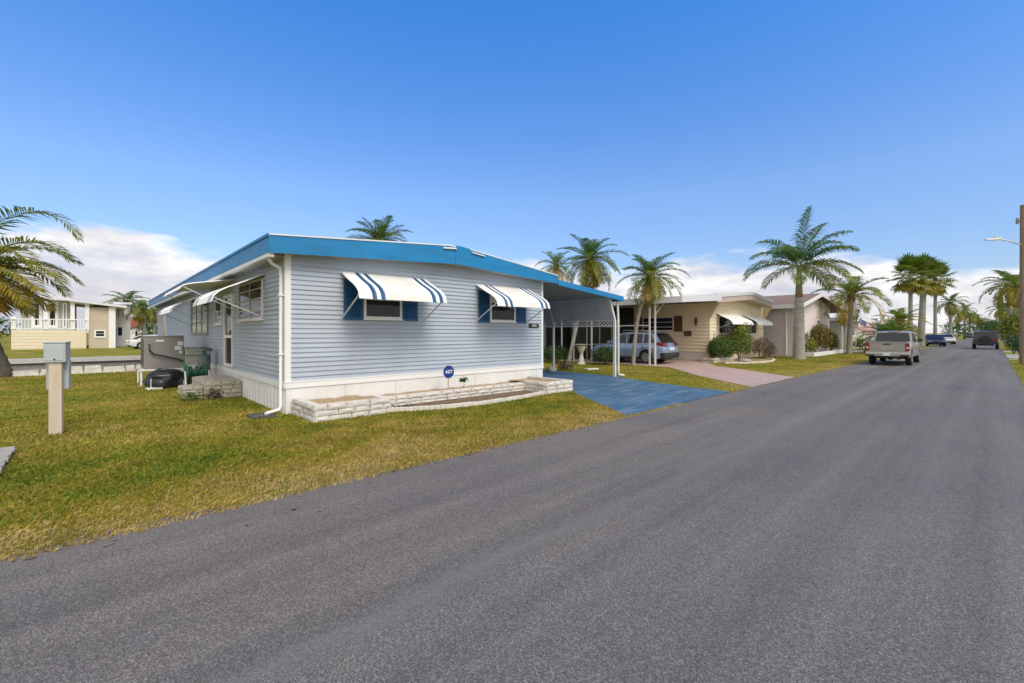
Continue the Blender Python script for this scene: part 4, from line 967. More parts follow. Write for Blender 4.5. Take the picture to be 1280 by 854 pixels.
while u < 16:
    for s in (-1, 1): mb.bar((BX0-.012-.004*s, u, .04 if s > 0 else .5), (BX0-.012-.004*s, u+.46, .5 if s > 0 else .04), .022, .006, up=(1, 0, 0))
    u += .075
T.part('lattice_skirt', mb, MATS['white_clean'])
mb = MB(); mb.pbox(S2, BY, 16.5, .5, .56, .004, .03); T.part('sill_board', mb, MATS['beige_trim'])
GD = .055
w = window(T, S2, 13.2, 15.3, 1.75, 2.62, MATS['white'], MATS['glass'], .06, rails=(2.0, 2.3), depth=.075)
M('brown_wood', (.16, .075, .03), .6, .25)
for a, b in ((12.65, 13.17), (15.33, 15.8)): shutter(T, lambda u, z, d: S2(u, z, d+.03), a, b, 1.72, 2.66, MATS['brown_wood'])
mb = MB(); mb.pbox(S2, 11.75, 11.9, 2.2, 2.45, .02, .12); mb.pbox(S2, 11.78, 11.87, 2.05, 2.55, .02, .06); T.part('wall_lamp', mb, MATS['brown_wood'])
mb = MB(); mb.pbox(S2, 12.1, 12.5, 1.45, 1.65, .02, .16); mb.prism([(12.06, 1.65), (12.54, 1.65), (12.5, 1.75), (12.1, 1.75)], S2, .02, .19); T.part('mailbox', mb, [MATS['brown_wood']])
GD = .04
w = window(T, F2, 27.0, 29.4, 1.55, 2.65, MATS['white_clean'], MATS['glass'], .07, mull=(28.2,)); w = window(T, F2, 31.2, 33.2, 1.55, 2.65, MATS['white_clean'], MATS['glass'], .07, mull=(32.2,))
for a, b in ((26.7, 30.0), (30.8, 33.6)): awning(T, F2, a, b, 2.78, .95, .6, [MATS['white_clean']], lambda i: 0, 26, bz=.3)
mb = MB(); mb.pbox(F2, 26.25, 26.5, 1.25, 1.75, .02, .05); T.part('wall_ornament', mb, MATS['alum'])
# carport
def c2(x): return 3.33+.3*(x-20.5)/4.6
mb = MB()
for (a, b, yy0, yy1) in ((20.5, 25.0, 10.1, 26),): mb.hexa([(a, yy0, c2(a)-.02), (b, yy0, c2(b)-.02), (b, yy1, c2(b)-.02), (a, yy1, c2(a)-.02), (a, yy0, c2(a)+.05), (b, yy0, c2(b)+.05), (b, yy1, c2(b)+.05), (a, yy1, c2(a)+.05)])
T.part('carport_roof', mb, MATS['roof_white'])
mb = MB(); mb.box(20.44, 20.499, 10.1, 26, 3.1, 3.4)
mb.hexa([(20.44, 10.04, 3.1), (25.0, 10.04, 3.4), (25.0, 10.099, 3.4), (20.44, 10.099, 3.1), (20.44, 10.04, 3.4), (25.0, 10.04, 3.72), (25.0, 10.099, 3.72), (20.44, 10.099, 3.4)]); T.part('carport_fascia', mb, MATS['roof_white'])
for (y0, y1) in ((11.5, 11.8), (15.4, 15.4), (17.6, 17.6), (20, 20)):
    for y in {y0, y1}:
        mb = MB(); mb.bar((20.55, y, 0), (20.55, y, 3.11), .07); T.part('carport_post', mb, MATS['post_white'])
mb = MB(); mb.bar((20.55, 11.5, 2.55), (21.5, 11.5, 3.3), .05); mb.bar((20.55, 11.5, 2.85), (21.1, 11.5, 3.28), .04); T.part('post_brace', mb, MATS['post_white'])
mb = MB(); mb.bar((20.55, 11.82, 2.02), (20.55, 20, 2.02), .05); T.part('carport_rail', mb, MATS['post_white'])
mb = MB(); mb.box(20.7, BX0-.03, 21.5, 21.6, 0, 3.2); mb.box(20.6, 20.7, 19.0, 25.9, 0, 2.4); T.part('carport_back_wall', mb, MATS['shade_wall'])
mb = MB(); mb.pbox(S2, 15.95, 26, .0, 3.3, .03, .07); mb.box(20.7, BX0-.08, 16.9, 17.0, 0, 3.2); T.part('screen_room', mb, M('shade_screen', (.045, .05, .032), .7, .2))  # porch screen darkened so its colour carries the carport shade
mb = MB()
for z in (.0, .9, 2.0): mb.box(20.72, BX0-.09, 16.86, 16.899, z, z+.06)
for x in (20.75, 22.0, 23.3, 24.6): mb.box(x, x+.06, 16.85, 16.898, 0, 3.1)
T.part('screen_frame', mb, MATS['post_white'])

# hedges & plants by the carports
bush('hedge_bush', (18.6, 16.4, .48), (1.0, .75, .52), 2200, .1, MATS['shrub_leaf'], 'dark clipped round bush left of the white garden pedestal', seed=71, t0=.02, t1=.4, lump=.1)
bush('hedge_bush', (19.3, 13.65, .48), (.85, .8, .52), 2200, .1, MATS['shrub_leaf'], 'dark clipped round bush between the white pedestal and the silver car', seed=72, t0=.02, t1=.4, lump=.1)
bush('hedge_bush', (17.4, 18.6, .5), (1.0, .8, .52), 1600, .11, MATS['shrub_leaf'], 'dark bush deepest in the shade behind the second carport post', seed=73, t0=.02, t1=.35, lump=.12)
T = Thing('garden_pedestal', 'white lattice garden pedestal between two dark clipped bushes', 'pedestal', (18.6, 14.6, 0))
mb = MB(); mb.lathe([(.22, 0), (.22, .05), (.17, .1), (.09, .45), (.08, .55), (.1, .6), (.24, .92), (.26, .95), (.22, .96)], (18.6, 14.6, 0), 12); T.part('stem', mb, MATS['whitewash'])
mb = MB(); mb.lathe([(.1, .96), (.3, 1.02), (.32, 1.05), (.0, 1.0)], (18.6, 14.6, 0), 14); T.part('bowl', mb, MATS['whitewash'])
mb = MB()
for i in range(7):
    x, y = 14.6+.05*i, 9.9+.0*i
mb.hexa([(15.9, 12.1, 0), (16.6, 12.0, 0), (16.65, 12.3, 0), (15.95, 12.4, 0), (15.92, 12.13, .07), (16.57, 12.04, .06), (16.6, 12.27, .06), (15.98, 12.36, .07)])
solo('stepping_stone', mb, MATS['whitewash'], 'flat pale stepping stone on the grass strip beside the blue driveway', 'stepping stone', (16.2, 12.2, 0), bevel=.015)
mb = MB(); mb.lathe([(.12, 0), (.2, .05), (.21, .14), (.12, .22), (.02, .24)], (13.95, 12.5, .012), 12); solo('white_rock', mb, MATS['whitewash'], 'round white rock at the foot of the second carport post', 'rock', (13.95, 12.5, 0), smooth=True)
bush('bush', (15.3, 12.9, .2), (.4, .35, .22), 260, .12, MATS['twig_leaf'], 'low brownish plant beside the second carport post', 'plant', seed=74, t0=.0, t1=.5)
mb = MB(); stones(mb, PYm(10.3), 24.6, 27.4, 2, .13, 21, thick=.2); stones(mb, PXm(24.6), 10.3, 11.0, 2, .13, 22, thick=.2); solo('stone_border', mb, MATS['tan_stone'], 'low stone border below the dark green shrub at the beige home corner', 'stone border', (25.6, 10.4, 0))
bush('shrub', (25.9, 10.45, .78), (1.05, .65, .7), 5200, .1, MATS['shrub_leaf'], 'rounded dark green shrub at the corner of the beige home', 'shrub', seed=75, t0=.2, t1=.65, lump=.07)
bush('shrub', (28.0, 10.25, 1.05), (1.0, .7, .95), 4600, .11, MATS['shrub_leaf'], 'tall bright green shrub under the white awnings of the beige home', 'shrub', seed=76, t0=.35, t1=.9, lump=.12)
bush('shrub', (28.5, 10.4, 1.75), (.75, .5, .6), 1300, .12, MATS['shrub_leaf'], 'loose yellow green shrub reaching up to the white awning', 'shrub', seed=77, t0=.7, t1=1, lump=.4)
bush('shrub', (30.7, 9.9, .75), (.9, .6, .65), 2600, .09, MATS['twig_leaf'], 'dry brown pinkish shrub between the beige and pink homes', 'shrub', seed=78, t0=.2, t1=.8)
bush('shrub', (32.6, 10.0, .55), (.5, .4, .5), 500, .1, MATS['rust_leaf'], 'small dark rusty shrub beside the royal palm trunk', 'shrub', seed=79, t0=.1, t1=.5)
bush('bare_bush', (26.9, 10.5, 1.55), (.7, .4, .35), 160, .07, MATS['twig_leaf'], 'thin bare twiggy bush in front of the beige home window', 'bush', seed=80, t0=.3, t1=.8)
edging('garden_edging', [(24.6, 9.7), (25.4, 8.9), (26.6, 8.5), (28.0, 8.45), (29.5, 8.75), (30.6, 9.2), (31.2, 9.7)], 'curved pale edging of the mulched bed in front of the beige home')
mb = MB(); mb.add([(24.7, 9.75, .02), (25.4, 9.0, .02), (26.6, 8.6, .02), (28, 8.55, .02), (29.5, 8.85, .02), (30.6, 9.3, .02), (31.2, 10.9, .02), (25.9, 10.9, .02)], [tuple(range(8))]); tag(mb.build('mulch_bed', MATS['mulch_tan']), kind='structure')
T = Thing('stone_block', 'flat grey stone lying in the mulched bed of the beige home', 'rock', (26.8, 9.3, 0))
mb = MB(); mb.lathe([(.3, 0), (.36, .08), (.3, .17), (.1, .2)], (26.8, 9.5, 0), 9); T.part('stone', mb, MATS['trunk_royal'])

GD = .033
# ================================================================== pink home
M('pink_siding', (.74, .65, .64), .6, .06, 1.2, dirt=.05); M('pink_siding_shaded', (.64, .58, .64), .6, .06, 1.2, dirt=.05)  # second siding is the first with side-wall shade put into its colour
M('shingle', (.2, .14, .115), .9, .25, 10, bmp=.5, bscale=20)
PX0, PX1, PY_ = 35.6, 45.2, 9.35
T = Thing('mobile_home', 'pinkish sided home with brown shingled gable roof behind the royal palm', 'house', (PX0, PY_, 0))
F3, S3 = PYm(PY_), PXm(PX0)
def pt(x): return 3.45+1.1*max(0, 1-abs(x-40.4)/(5.2 if x < 40.4 else 9.6))
mb = MB(); siding(mb, F3, PX0+.08, PX1, .6, lambda u: pt(u)-.12, ex=.16, proud=.018); T.part('gable_wall', mb, MATS['pink_siding'])
mb = MB(); siding(mb, S3, PY_+.08, 26, .6, 3.4, ex=.16, proud=.018); T.part('side_wall', mb, MATS['pink_siding_shaded'])
mb = MB(); mb.box(PX0+.005, PX1, PY_+.005, 26, 0, 3.3); mb.prism([(PX0+.02, 3.3), (PX1, 3.3), (PX1, pt(PX1)-.15), (40.4, 4.4)], lambda u, v, w: (u, w, v), PY_+.02, 26); T.part('wall_core', mb, MATS['pink_siding'])
mb = MB(); mb.box(PX0-.025, PX0+.12, PY_-.025, PY_+.12, 0, 3.4); T.part('corner_trim', mb, MATS['white_clean']); mb = MB(); mb.box(PX1-.1, PX1+.02, PY_-.025, PY_+.1, 0, 3.6); T.part('corner_trim', mb, MATS['white_clean']); mb = MB(); mb.tube([(PX0-.07, PY_+.5, 3.4), (PX0-.07, PY_+.5, .1)], .05, 8); T.part('downspout', mb, MATS['white_clean'])
mb = MB(); mb.pbox(F3, PX0, PX1, 0, .59, .004, .03); mb.pbox(S3, PY_, 26, 0, .59, .004, .03); T.part('skirting', mb, MATS['pink_siding_shaded'])
mb = MB()
for (a, b) in ((35.0, 40.4), (40.4, 49.9)):
    za, zb_ = pt(a if a > 35.2 else 35.2), pt(b)
    mb.hexa([(a, PY_-.55, za-.02), (b, PY_-.55, zb_-.02), (b, 26, zb_-.02), (a, 26, za-.02), (a, PY_-.55, za+.1), (b, PY_-.55, zb_+.1), (b, 26, zb_+.1), (a, 26, za+.1)])
T.part('roof', mb, MATS['shingle'])
mb = MB()
for (a, b) in ((35.0, 40.4), (40.4, 49.9)):
    za, zb_ = pt(a if a > 35.2 else 35.2), pt(b)
    mb.hexa([(a, PY_-.6, za-.14), (b, PY_-.6, zb_-.14), (b, PY_-.556, zb_-.14), (a, PY_-.556, za-.14), (a, PY_-.6, za+.12), (b, PY_-.6, zb_+.12), (b, PY_-.556, zb_+.12), (a, PY_-.556, za+.12)])
mb.box(34.9, 35.0, PY_-.6, 26, 3.32, 3.6); T.part('barge_board', mb, MATS['white_clean'])
window(T, F3, 37.0, 37.9, 1.2, 2.7, MATS['white_clean'], MATS['glass'], .1, rails=(1.95,)); window(T, F3, 41.2, 42.2, 1.2, 2.7, MATS['white_clean'], MATS['glass'], .1, rails=(1.95,))
for y in (9.2, 13): 
    mb = MB(); mb.bar((49.2, y, 0), (49.2, y, 3.35), .14); T.part('porch_post', mb, MATS['white_clean'])
mb = MB(); u = PX1+.1
while u < 49:
    for s in (-1, 1): mb.bar((u, 13-.004*s, 1.0 if s > 0 else 2.2), (u+1.0, 13-.004*s, 2.2 if s > 0 else 1.0), .03, .006, up=(0, 1, 0))
    u += .16
mb.box(PX1+.03, 49.2, 12.98, 13.02, 2.3, 2.36); T.part('porch_lattice', mb, MATS['pinkpanel'])
mb = MB(); mb.box(PX1+.03, 49.1, 14.5, 14.6, 0, 3.3); T.part('porch_wall', mb, MATS['pink_siding'])
mb = MB(); mb.box(36.1, 44.8, 8.3, 8.42, 0, .28); mb.box(36.1, 36.22, 8.42, 9.3, 0, .28); mb.box(44.68, 44.8, 8.42, 9.3, 0, .28); solo('planter_border', mb, MATS['white'], 'low white planter border in front of the pink home', 'planter border', (40, 8.4, 0), bevel=.01)
bush('shrub', (40.2, 8.85, 1.3), (1.35, .75, 1.05), 4200, .13, MATS['rust_leaf'], 'large round bronze green shrub in the white planter of the pink home', 'shrub', seed=81, t0=.15, t1=.7, lump=.1)
bush('shrub', (43.6, 8.85, .95), (.9, .5, .8), 1900, .13, MATS['rust_leaf'], 'smaller rusty shrub at the right end of the white planter', 'shrub', seed=82, t0=.0, t1=.5)
bush('shrub', (37.5, 8.85, .7), (.6, .4, .55), 700, .16, MATS['shrub_leaf'], 'light yellow green plant at the left end of the white planter', 'plant', seed=83, t0=.6, t1=1)
bush('flowering_plant', (37.2, 9.05, 1.3), (.4, .25, .45), 200, .13, MATS['twig_leaf'], 'pink flowering plant against the pink home window', 'plant', seed=84, t0=.6, t1=1)

# ================================================================== green home with flag, further homes
def simple_home(label, x0, x1, y0, wall, roofm, h=2.9, depth=11, overhang=(.4, 3.5), wins=3, off=0):
    T = Thing('mobile_home', label, 'mobile home', (x0, y0, 0)); P, S = PYm(y0), PXm(x0)
    mb = MB(); siding(mb, P, x0, x1, .5, h, ex=.2, proud=.02); T.part('front_wall', mb, wall)
    mb = MB(); siding(mb, S, y0, y0+depth, .5, h, ex=.2, proud=.02); T.part('side_wall', mb, wall)
    mb = MB(); mb.box(x0+.005, x1, y0+.005, y0+depth, 0, h); T.part('wall_core', mb, wall)
    mb = MB(); mb.box(x0-overhang[1], x1+overhang[0], y0-.7, y0+depth+.4, h+.01, h+.12); mb.prism([(x0-.3, h+.12), (x1+.3, h+.12), ((x0+x1)/2, h+.55)], lambda u, v, w: (u, w, v), y0-.5, y0+depth); T.part('roof', mb, roofm)
    mb = MB(); mb.box(x0-overhang[1]-.04, x1+overhang[0]+.04, y0-.76, y0-.701, h-.15, h+.16); mb.box(x0-overhang[1]-.05, x0-overhang[1]-.001, y0-.76, y0+depth+.4, h-.15, h+.16); T.part('fascia', mb, MATS['white_clean'])
    for i in range(wins):
        u = x0+(x1-x0)*(i+.5)/wins; window(T, P, u-.6, u+.6, 1.3, 2.4, MATS['white_clean'], MATS['glass'], .08, mull=(u,))
    for y in (y0-.5, y0+4):
        mb = MB(); mb.bar((x0-overhang[1]+.15, y, 0), (x0-overhang[1]+.15, y, h), .13); T.part('porch_post', mb, MATS['white_clean'])
    return T
M('green_wall', (.46, .52, .45), .6, .06, dirt=.05); M('cream_wall', (.60, .55, .42), .6, .05, dirt=.05)
T4 = simple_home('pale green home with white flat carport roof and a flag by its door', 53.5, 64, 9.6, MATS['cream_wall'], MATS['roof_white'], overhang=(.4, 3.2), wins=2)
mb = MB(); mb.box(53.2, 53.48, 14, 20, 0, 2.8); mb.pbox(PXm(53.2), 14.5, 15.6, 1.4, 2.4, .0, .02); T4.part('green_wall', mb, MATS['green_wall'])
mb = MB(); q = PXm(53.49)
mb.pbox(q, 9.9, 11.2, .5, 2.7, .02, .05); T4.part('door', mb, MATS['white_clean'])
T = Thing('flag', 'striped american flag hanging from a short pole by the green home', 'flag', (52.0, 8.0, 0))
mb = MB(); mb.tube([(51.6, 8.6, 0), (51.6, 8.6, 1.2), (51.75, 8.2, 3.1)], .03, 6); T.part('pole', mb, MATS['alum'])
M('flag_red', (.45, .02, .03), .8, .05); M('flag_blue', (.03, .04, .2), .8, .05)
mb = MB(); n = 13; fo = Vector((51.72, 8.3, 3.05)); du = Vector((.55, -.75, -.75)).normalized(); dv = Vector((-.25, .2, -1)).normalized(); wv = Vector((.7, .6, 0)).normalized()
def fp(u, v): return fo+du*u*1.5+dv*v*.95+wv*(.07*math.sin(u*9)+.03*math.sin(v*5+u*4))
for i in range(n):
    for k in range(16):
        u0, u1, v0, v1 = k/16, (k+1)/16, i/n, (i+1)/n
        mi = 2 if (k < 7 and i < 7) else i % 2
        mb.add([fp(u0, v0), fp(u1, v0), fp(u1, v1), fp(u0, v1)], [(0, 1, 2, 3)], mi)
for i in range(5):
    for k in range(6):
        u, v = .03+k*.07, .05+i*.1; d = .016; e = wv*-.012
        mb.add([fp(u-d, v)+e, fp(u, v-d*1.6)+e, fp(u+d, v)+e, fp(u, v+d*1.6)+e], [(0, 1, 2, 3)], 1)
T.part('cloth', mb, [MATS['flag_red'], MATS['white_clean'], MATS['flag_blue']], recalc=False, solid=.006)
bush('shrub', (55.5, 8.9, .6), (1.1, .6, .6), 800, .16, MATS['shrub_leaf'], 'low green bush in front of the pale green home', 'shrub', seed=91, t0=.4, t1=.8)
T = Thing('bicycle_rack', 'small dark metal bench frame before the pale green home', 'bench', (53, 8.3, 0))
mb = MB()
for x in (52.2, 53.4): mb.tube([(x, 8.6, 0), (x, 8.6, .75)], .025, 6); mb.tube([(x, 8.2, 0), (x, 8.2, .42), (x, 8.6, .42)], .025, 6)
T.part('frame', mb, MATS['black'])
mb = MB()
for z in (.5, .6, .7): mb.box(52.2, 53.4, 8.58, 8.61, z, z+.05)
for y in (8.2, 8.32, 8.44): mb.box(52.2, 53.4, y, y+.07, .42, .45)
T.part('seat', mb, MATS['black'])
simple_home('white home with grey roof beyond the row of fan palms', 67, 76, 10.5, MATS['white'], M('roof_grey', (.35, .36, .38), .7, .1), overhang=(.4, 3.0))
simple_home('cream home far down the street beside the white car', 84, 93, 10.5, MATS['cream_wall'], MATS['roof_white'])
simple_home('distant pale home behind the far street palms', 100, 110, 10.5, MATS['white'], MATS['roof_grey'])
simple_home('distant beige home at the far end of the left row', 117, 127, 10.5, MATS['beige'], MATS['roof_white'])
for i, (px, t, r, lb) in enumerate([(1232, 170, 4.5, 'distant round tree closing the end of the street'), (1248, 150, 4, 'distant dark tree right of the street end'), (1196, 110, 3, 'distant green tree behind the far palms'), (1105, 70, 2.6, 'leafy tree behind the pale green home roof'), (1240, 190, 5, 'hazy far tree at the vanishing point of the street')]):
    p = atd(px, t); bush('tree', (p[0], p[1], r*.8), (r*1.2, r, r*.75), 900, r*.16, MATS['shrub_leaf'], lb, 'tree', seed=100+i, t0=.1, t1=.6)

# ================================================================== canal side houses
M('cream_deck', (.72, .63, .46), .6, .05, dirt=.08); M('tan_wall', (.52, .44, .33), .6, .06, dirt=.08); M('sage', (.36, .42, .38), .6, .06)
DY = 65.0
def dx(px, y=DY): return at(px, y)[0]
T = Thing('deck_house', 'cream house with white railed raised deck across the canal', 'house', (dx(60), DY, 0))
a0, a1, a2, a3 = dx(14), dx(108), dx(111), dx(143)
P = PYm(DY)
mb = MB(); mb.box(a0, a1, DY, DY+4, 0, 1.9); T.part('deck_base', mb, MATS['cream_deck'])
mb = MB(); siding(mb, P, a0, a1, .1, 1.85, ex=.3, proud=.02); T.part('base_siding', mb, MATS['cream_deck'])
mb = MB(); mb.box(a0-.05, a1+.05, DY-.03, DY+.1, 2.0, 2.08); mb.box(a0-.05, a1+.05, DY-.03, DY+.1, 2.95, 3.05); x = a0
while x < a1: mb.box(x, x+.055, DY, DY+.06, 2.08, 2.95); x += .22
T.part('railing', mb, MATS['white_clean'])
for x in (a0, dx(54), dx(88), a1-.1):
    mb = MB(); mb.box(x, x+.32, DY+.1, DY+.42, 1.9, 4.9 if x > a0 else 3.2); T.part('deck_post', mb, MATS['white_clean'])
mb = MB(); mb.box(dx(20), dx(92), DY+4, DY+12, 0, 5.1); T.part('wall', mb, MATS['sage'])
P2 = PYm(DY+4)
for (p0, p1) in ((39, 53), (58, 73)): window(T, P2, dx(p0, DY+4), dx(p1, DY+4), 2.2, 5.0, MATS['white_clean'], MATS['glass'], .25, rails=(4.2,))
window(T, P2, dx(78, DY+4), dx(84, DY+4), 2.2, 4.9, MATS['white_clean'], MATS['glass'], .15)
mb = MB(); mb.box(a2, a3-.4, DY+.3, DY+12, 0, 4.35); T.part('tan_wall', mb, MATS['tan_wall'])
window(T, PYm(DY+.3), dx(118), dx(132), 1.15, 1.95, MATS['white_clean'], MATS['glass'], .12, rails=(1.55,))
mb = MB(); mb.box(a3-.45, a3+.1, DY+.1, DY+.5, 0, 4.4); T.part('corner_post', mb, MATS['white_clean'])
mb = MB(); r0 = dx(86); mb.hexa([(r0, DY-.3, 4.9), (a3+1.0, DY-.3, 4.35), (a3+1.0, DY+12, 4.35), (r0, DY+12, 4.9), (r0, DY-.3, 5.1), (a3+1.0, DY-.3, 4.6), (a3+1.0, DY+12, 4.6), (r0, DY+12, 5.1)]); 
mb.prism([(dx(12), 5.1), (r0+.3, 5.1), (r0+.1, 5.3), (dx(52), 6.0)], lambda u, v, w: (u, w, v), DY+2.5, DY+12.5); T.part('roof', mb, MATS['roof_white'])
T = Thing('canal_house', 'narrow white house beside the tan wall of the deck house', 'house', (dx(150), DY+6, 0)); y = DY+6
mb = MB(); mb.box(at(145, y)[0], at(163, y)[0], y, y+9, 0, 5.0); T.part('wall', mb, MATS['white'])
mb = MB(); mb.box(at(142, y)[0], at(165, y)[0], y-.6, y+9.4, 5.0, 5.25); T.part('roof', mb, MATS['roof_white'])
window(T, PYm(y), at(146, y)[0], at(154, y)[0], 1.2, 2.4, MATS['white_clean'], MATS['glass'], .1); window(T, PYm(y), at(146, y)[0], at(150.5, y)[0], 3.4, 4.7, MATS['white_clean'], MATS['glass'], .1); window(T, PYm(y), at(152, y)[0], at(156, y)[0], 3.4, 4.7, MATS['white_clean'], MATS['glass'], .1)
T = Thing('canal_house', 'low distant house with red roof between the canal palms', 'house', (dx(178), 85, 0)); y = 90
mb = MB(); mb.box(at(163, y)[0], at(184, y)[0], y, y+8, 0, 2.6); T.part('wall', mb, MATS['white'])
mb = MB(); mb.prism([(at(161, y)[0], 2.6), (at(186, y)[0], 2.6), (at(180, y)[0], 4.1), (at(167, y)[0], 4.1)], lambda u, v, w: (u, w, v), y-.5, y+8.5); T.part('roof', mb, M('red_roof', (.35, .12, .07), .8, .2))
window(T, PYm(y), at(168, y)[0], at(173, y)[0], 1.0, 2.0, MATS['white_clean'], MATS['glass'], .1)
for i, (px, t, r, tt, lb) in enumerate([(196, 66, 2.6, (.3, .8), 'olive tree mass behind the far end of the blue home'), (172, 95, 3, (.2, .6), 'green tree behind the red roofed house'), (-10, 75, 3, (.1, .5), 'dark tree at the left edge behind the deck house')]):
    p = atd(px, t); bush('tree', (p[0], p[1], r*.85), (r, r, r*.8), 900, r*.15, MATS['shrub_leaf'], lb, 'tree', seed=120+i, t0=tt[0], t1=tt[1])

# ================================================================== utility pole & street lamp on it
M('pole_wood', (.26, .19, .13), .9, .25, 4, bmp=.4, stretch=(4, 4, .5))
pb = atd(1279.5, 23.2)
T = Thing('utility_pole', 'brown wooden utility pole with a street lamp arm at the right edge', 'utility pole', pb)
mb = MB(); mb.tube([(pb[0], pb[1], 0), (pb[0], pb[1], 8.25)], [.16, .13], 14); T.part('pole', mb, MATS['pole_wood'], smooth=40)
mb = MB(); tv = Vector((.683, .7305, 0)); lf = Vector((-.7305, .683, 0)); b = Vector((pb[0], pb[1], 6.2))
mb.tube([b+lf*.15, b+lf*.7+Vector((0, 0, .18)), b+lf*1.35+Vector((0, 0, .3))], .035, 8); ar = T.part('lamp_arm', mb, MATS['alum'], smooth=True)
mb = MB(); q = b+lf*1.25+Vector((0, 0, .3)); mb.hexa([q+tv*.12-Vector((0, 0, .05)), q-tv*.12-Vector((0, 0, .05)), q+lf*.75-tv*.1-Vector((0, 0, .07)), q+lf*.75+tv*.1-Vector((0, 0, .07)), q+tv*.1+Vector((0, 0, .06)), q-tv*.1+Vector((0, 0, .06)), q+lf*.7-tv*.07, q+lf*.7+tv*.07]); mb.lathe([(.06, 0), (.06, .1), (.02, .12)], tuple(q+lf*.2+Vector((0, 0, .05))), 8); T.part('lamp_head', mb, MATS['alum'], bevel=.01)
mb = MB(); mb.tube([(pb[0]-.05, pb[1]+.22, 7.6), (pb[0]-.05, pb[1]+.22, 7.3)], .06, 8); mb.box(pb[0]-.1, pb[0]+.05, pb[1]+.1, pb[1]+.25, 7.42, 7.48); T.part('insulator', mb, MATS['trunk_grey'])
p2 = atd(1250, 100); T = Thing('utility_pole', 'distant thin utility pole behind the dark jeep', 'utility pole', p2)
mb = MB(); mb.tube([p2, (p2[0], p2[1], 8.5)], [.17, .13], 8); T.part('pole', mb, MATS['pole_wood'])
mb = MB(); mb.bar((p2[0], p2[1]-.9, 8.0), (p2[0], p2[1]+.9, 8.0), .12); T.part('crossarm', mb, MATS['pole_wood'])
mb = MB(); mb.bar((*at(1139.5, 6.5)[:2], 0), (*at(1139.5, 6.5)[:2], 4.9), .12); mb.bar((*at(1139.5, 6.5)[:2], 4.8), (at(1139.5, 6.5)[0]-.2, 5.8, 4.95), .06); solo('lamp_post', mb, MATS['white_clean'], 'thin white lamp post between the two left fan palms', 'lamp post', at(1139.5, 6.5))
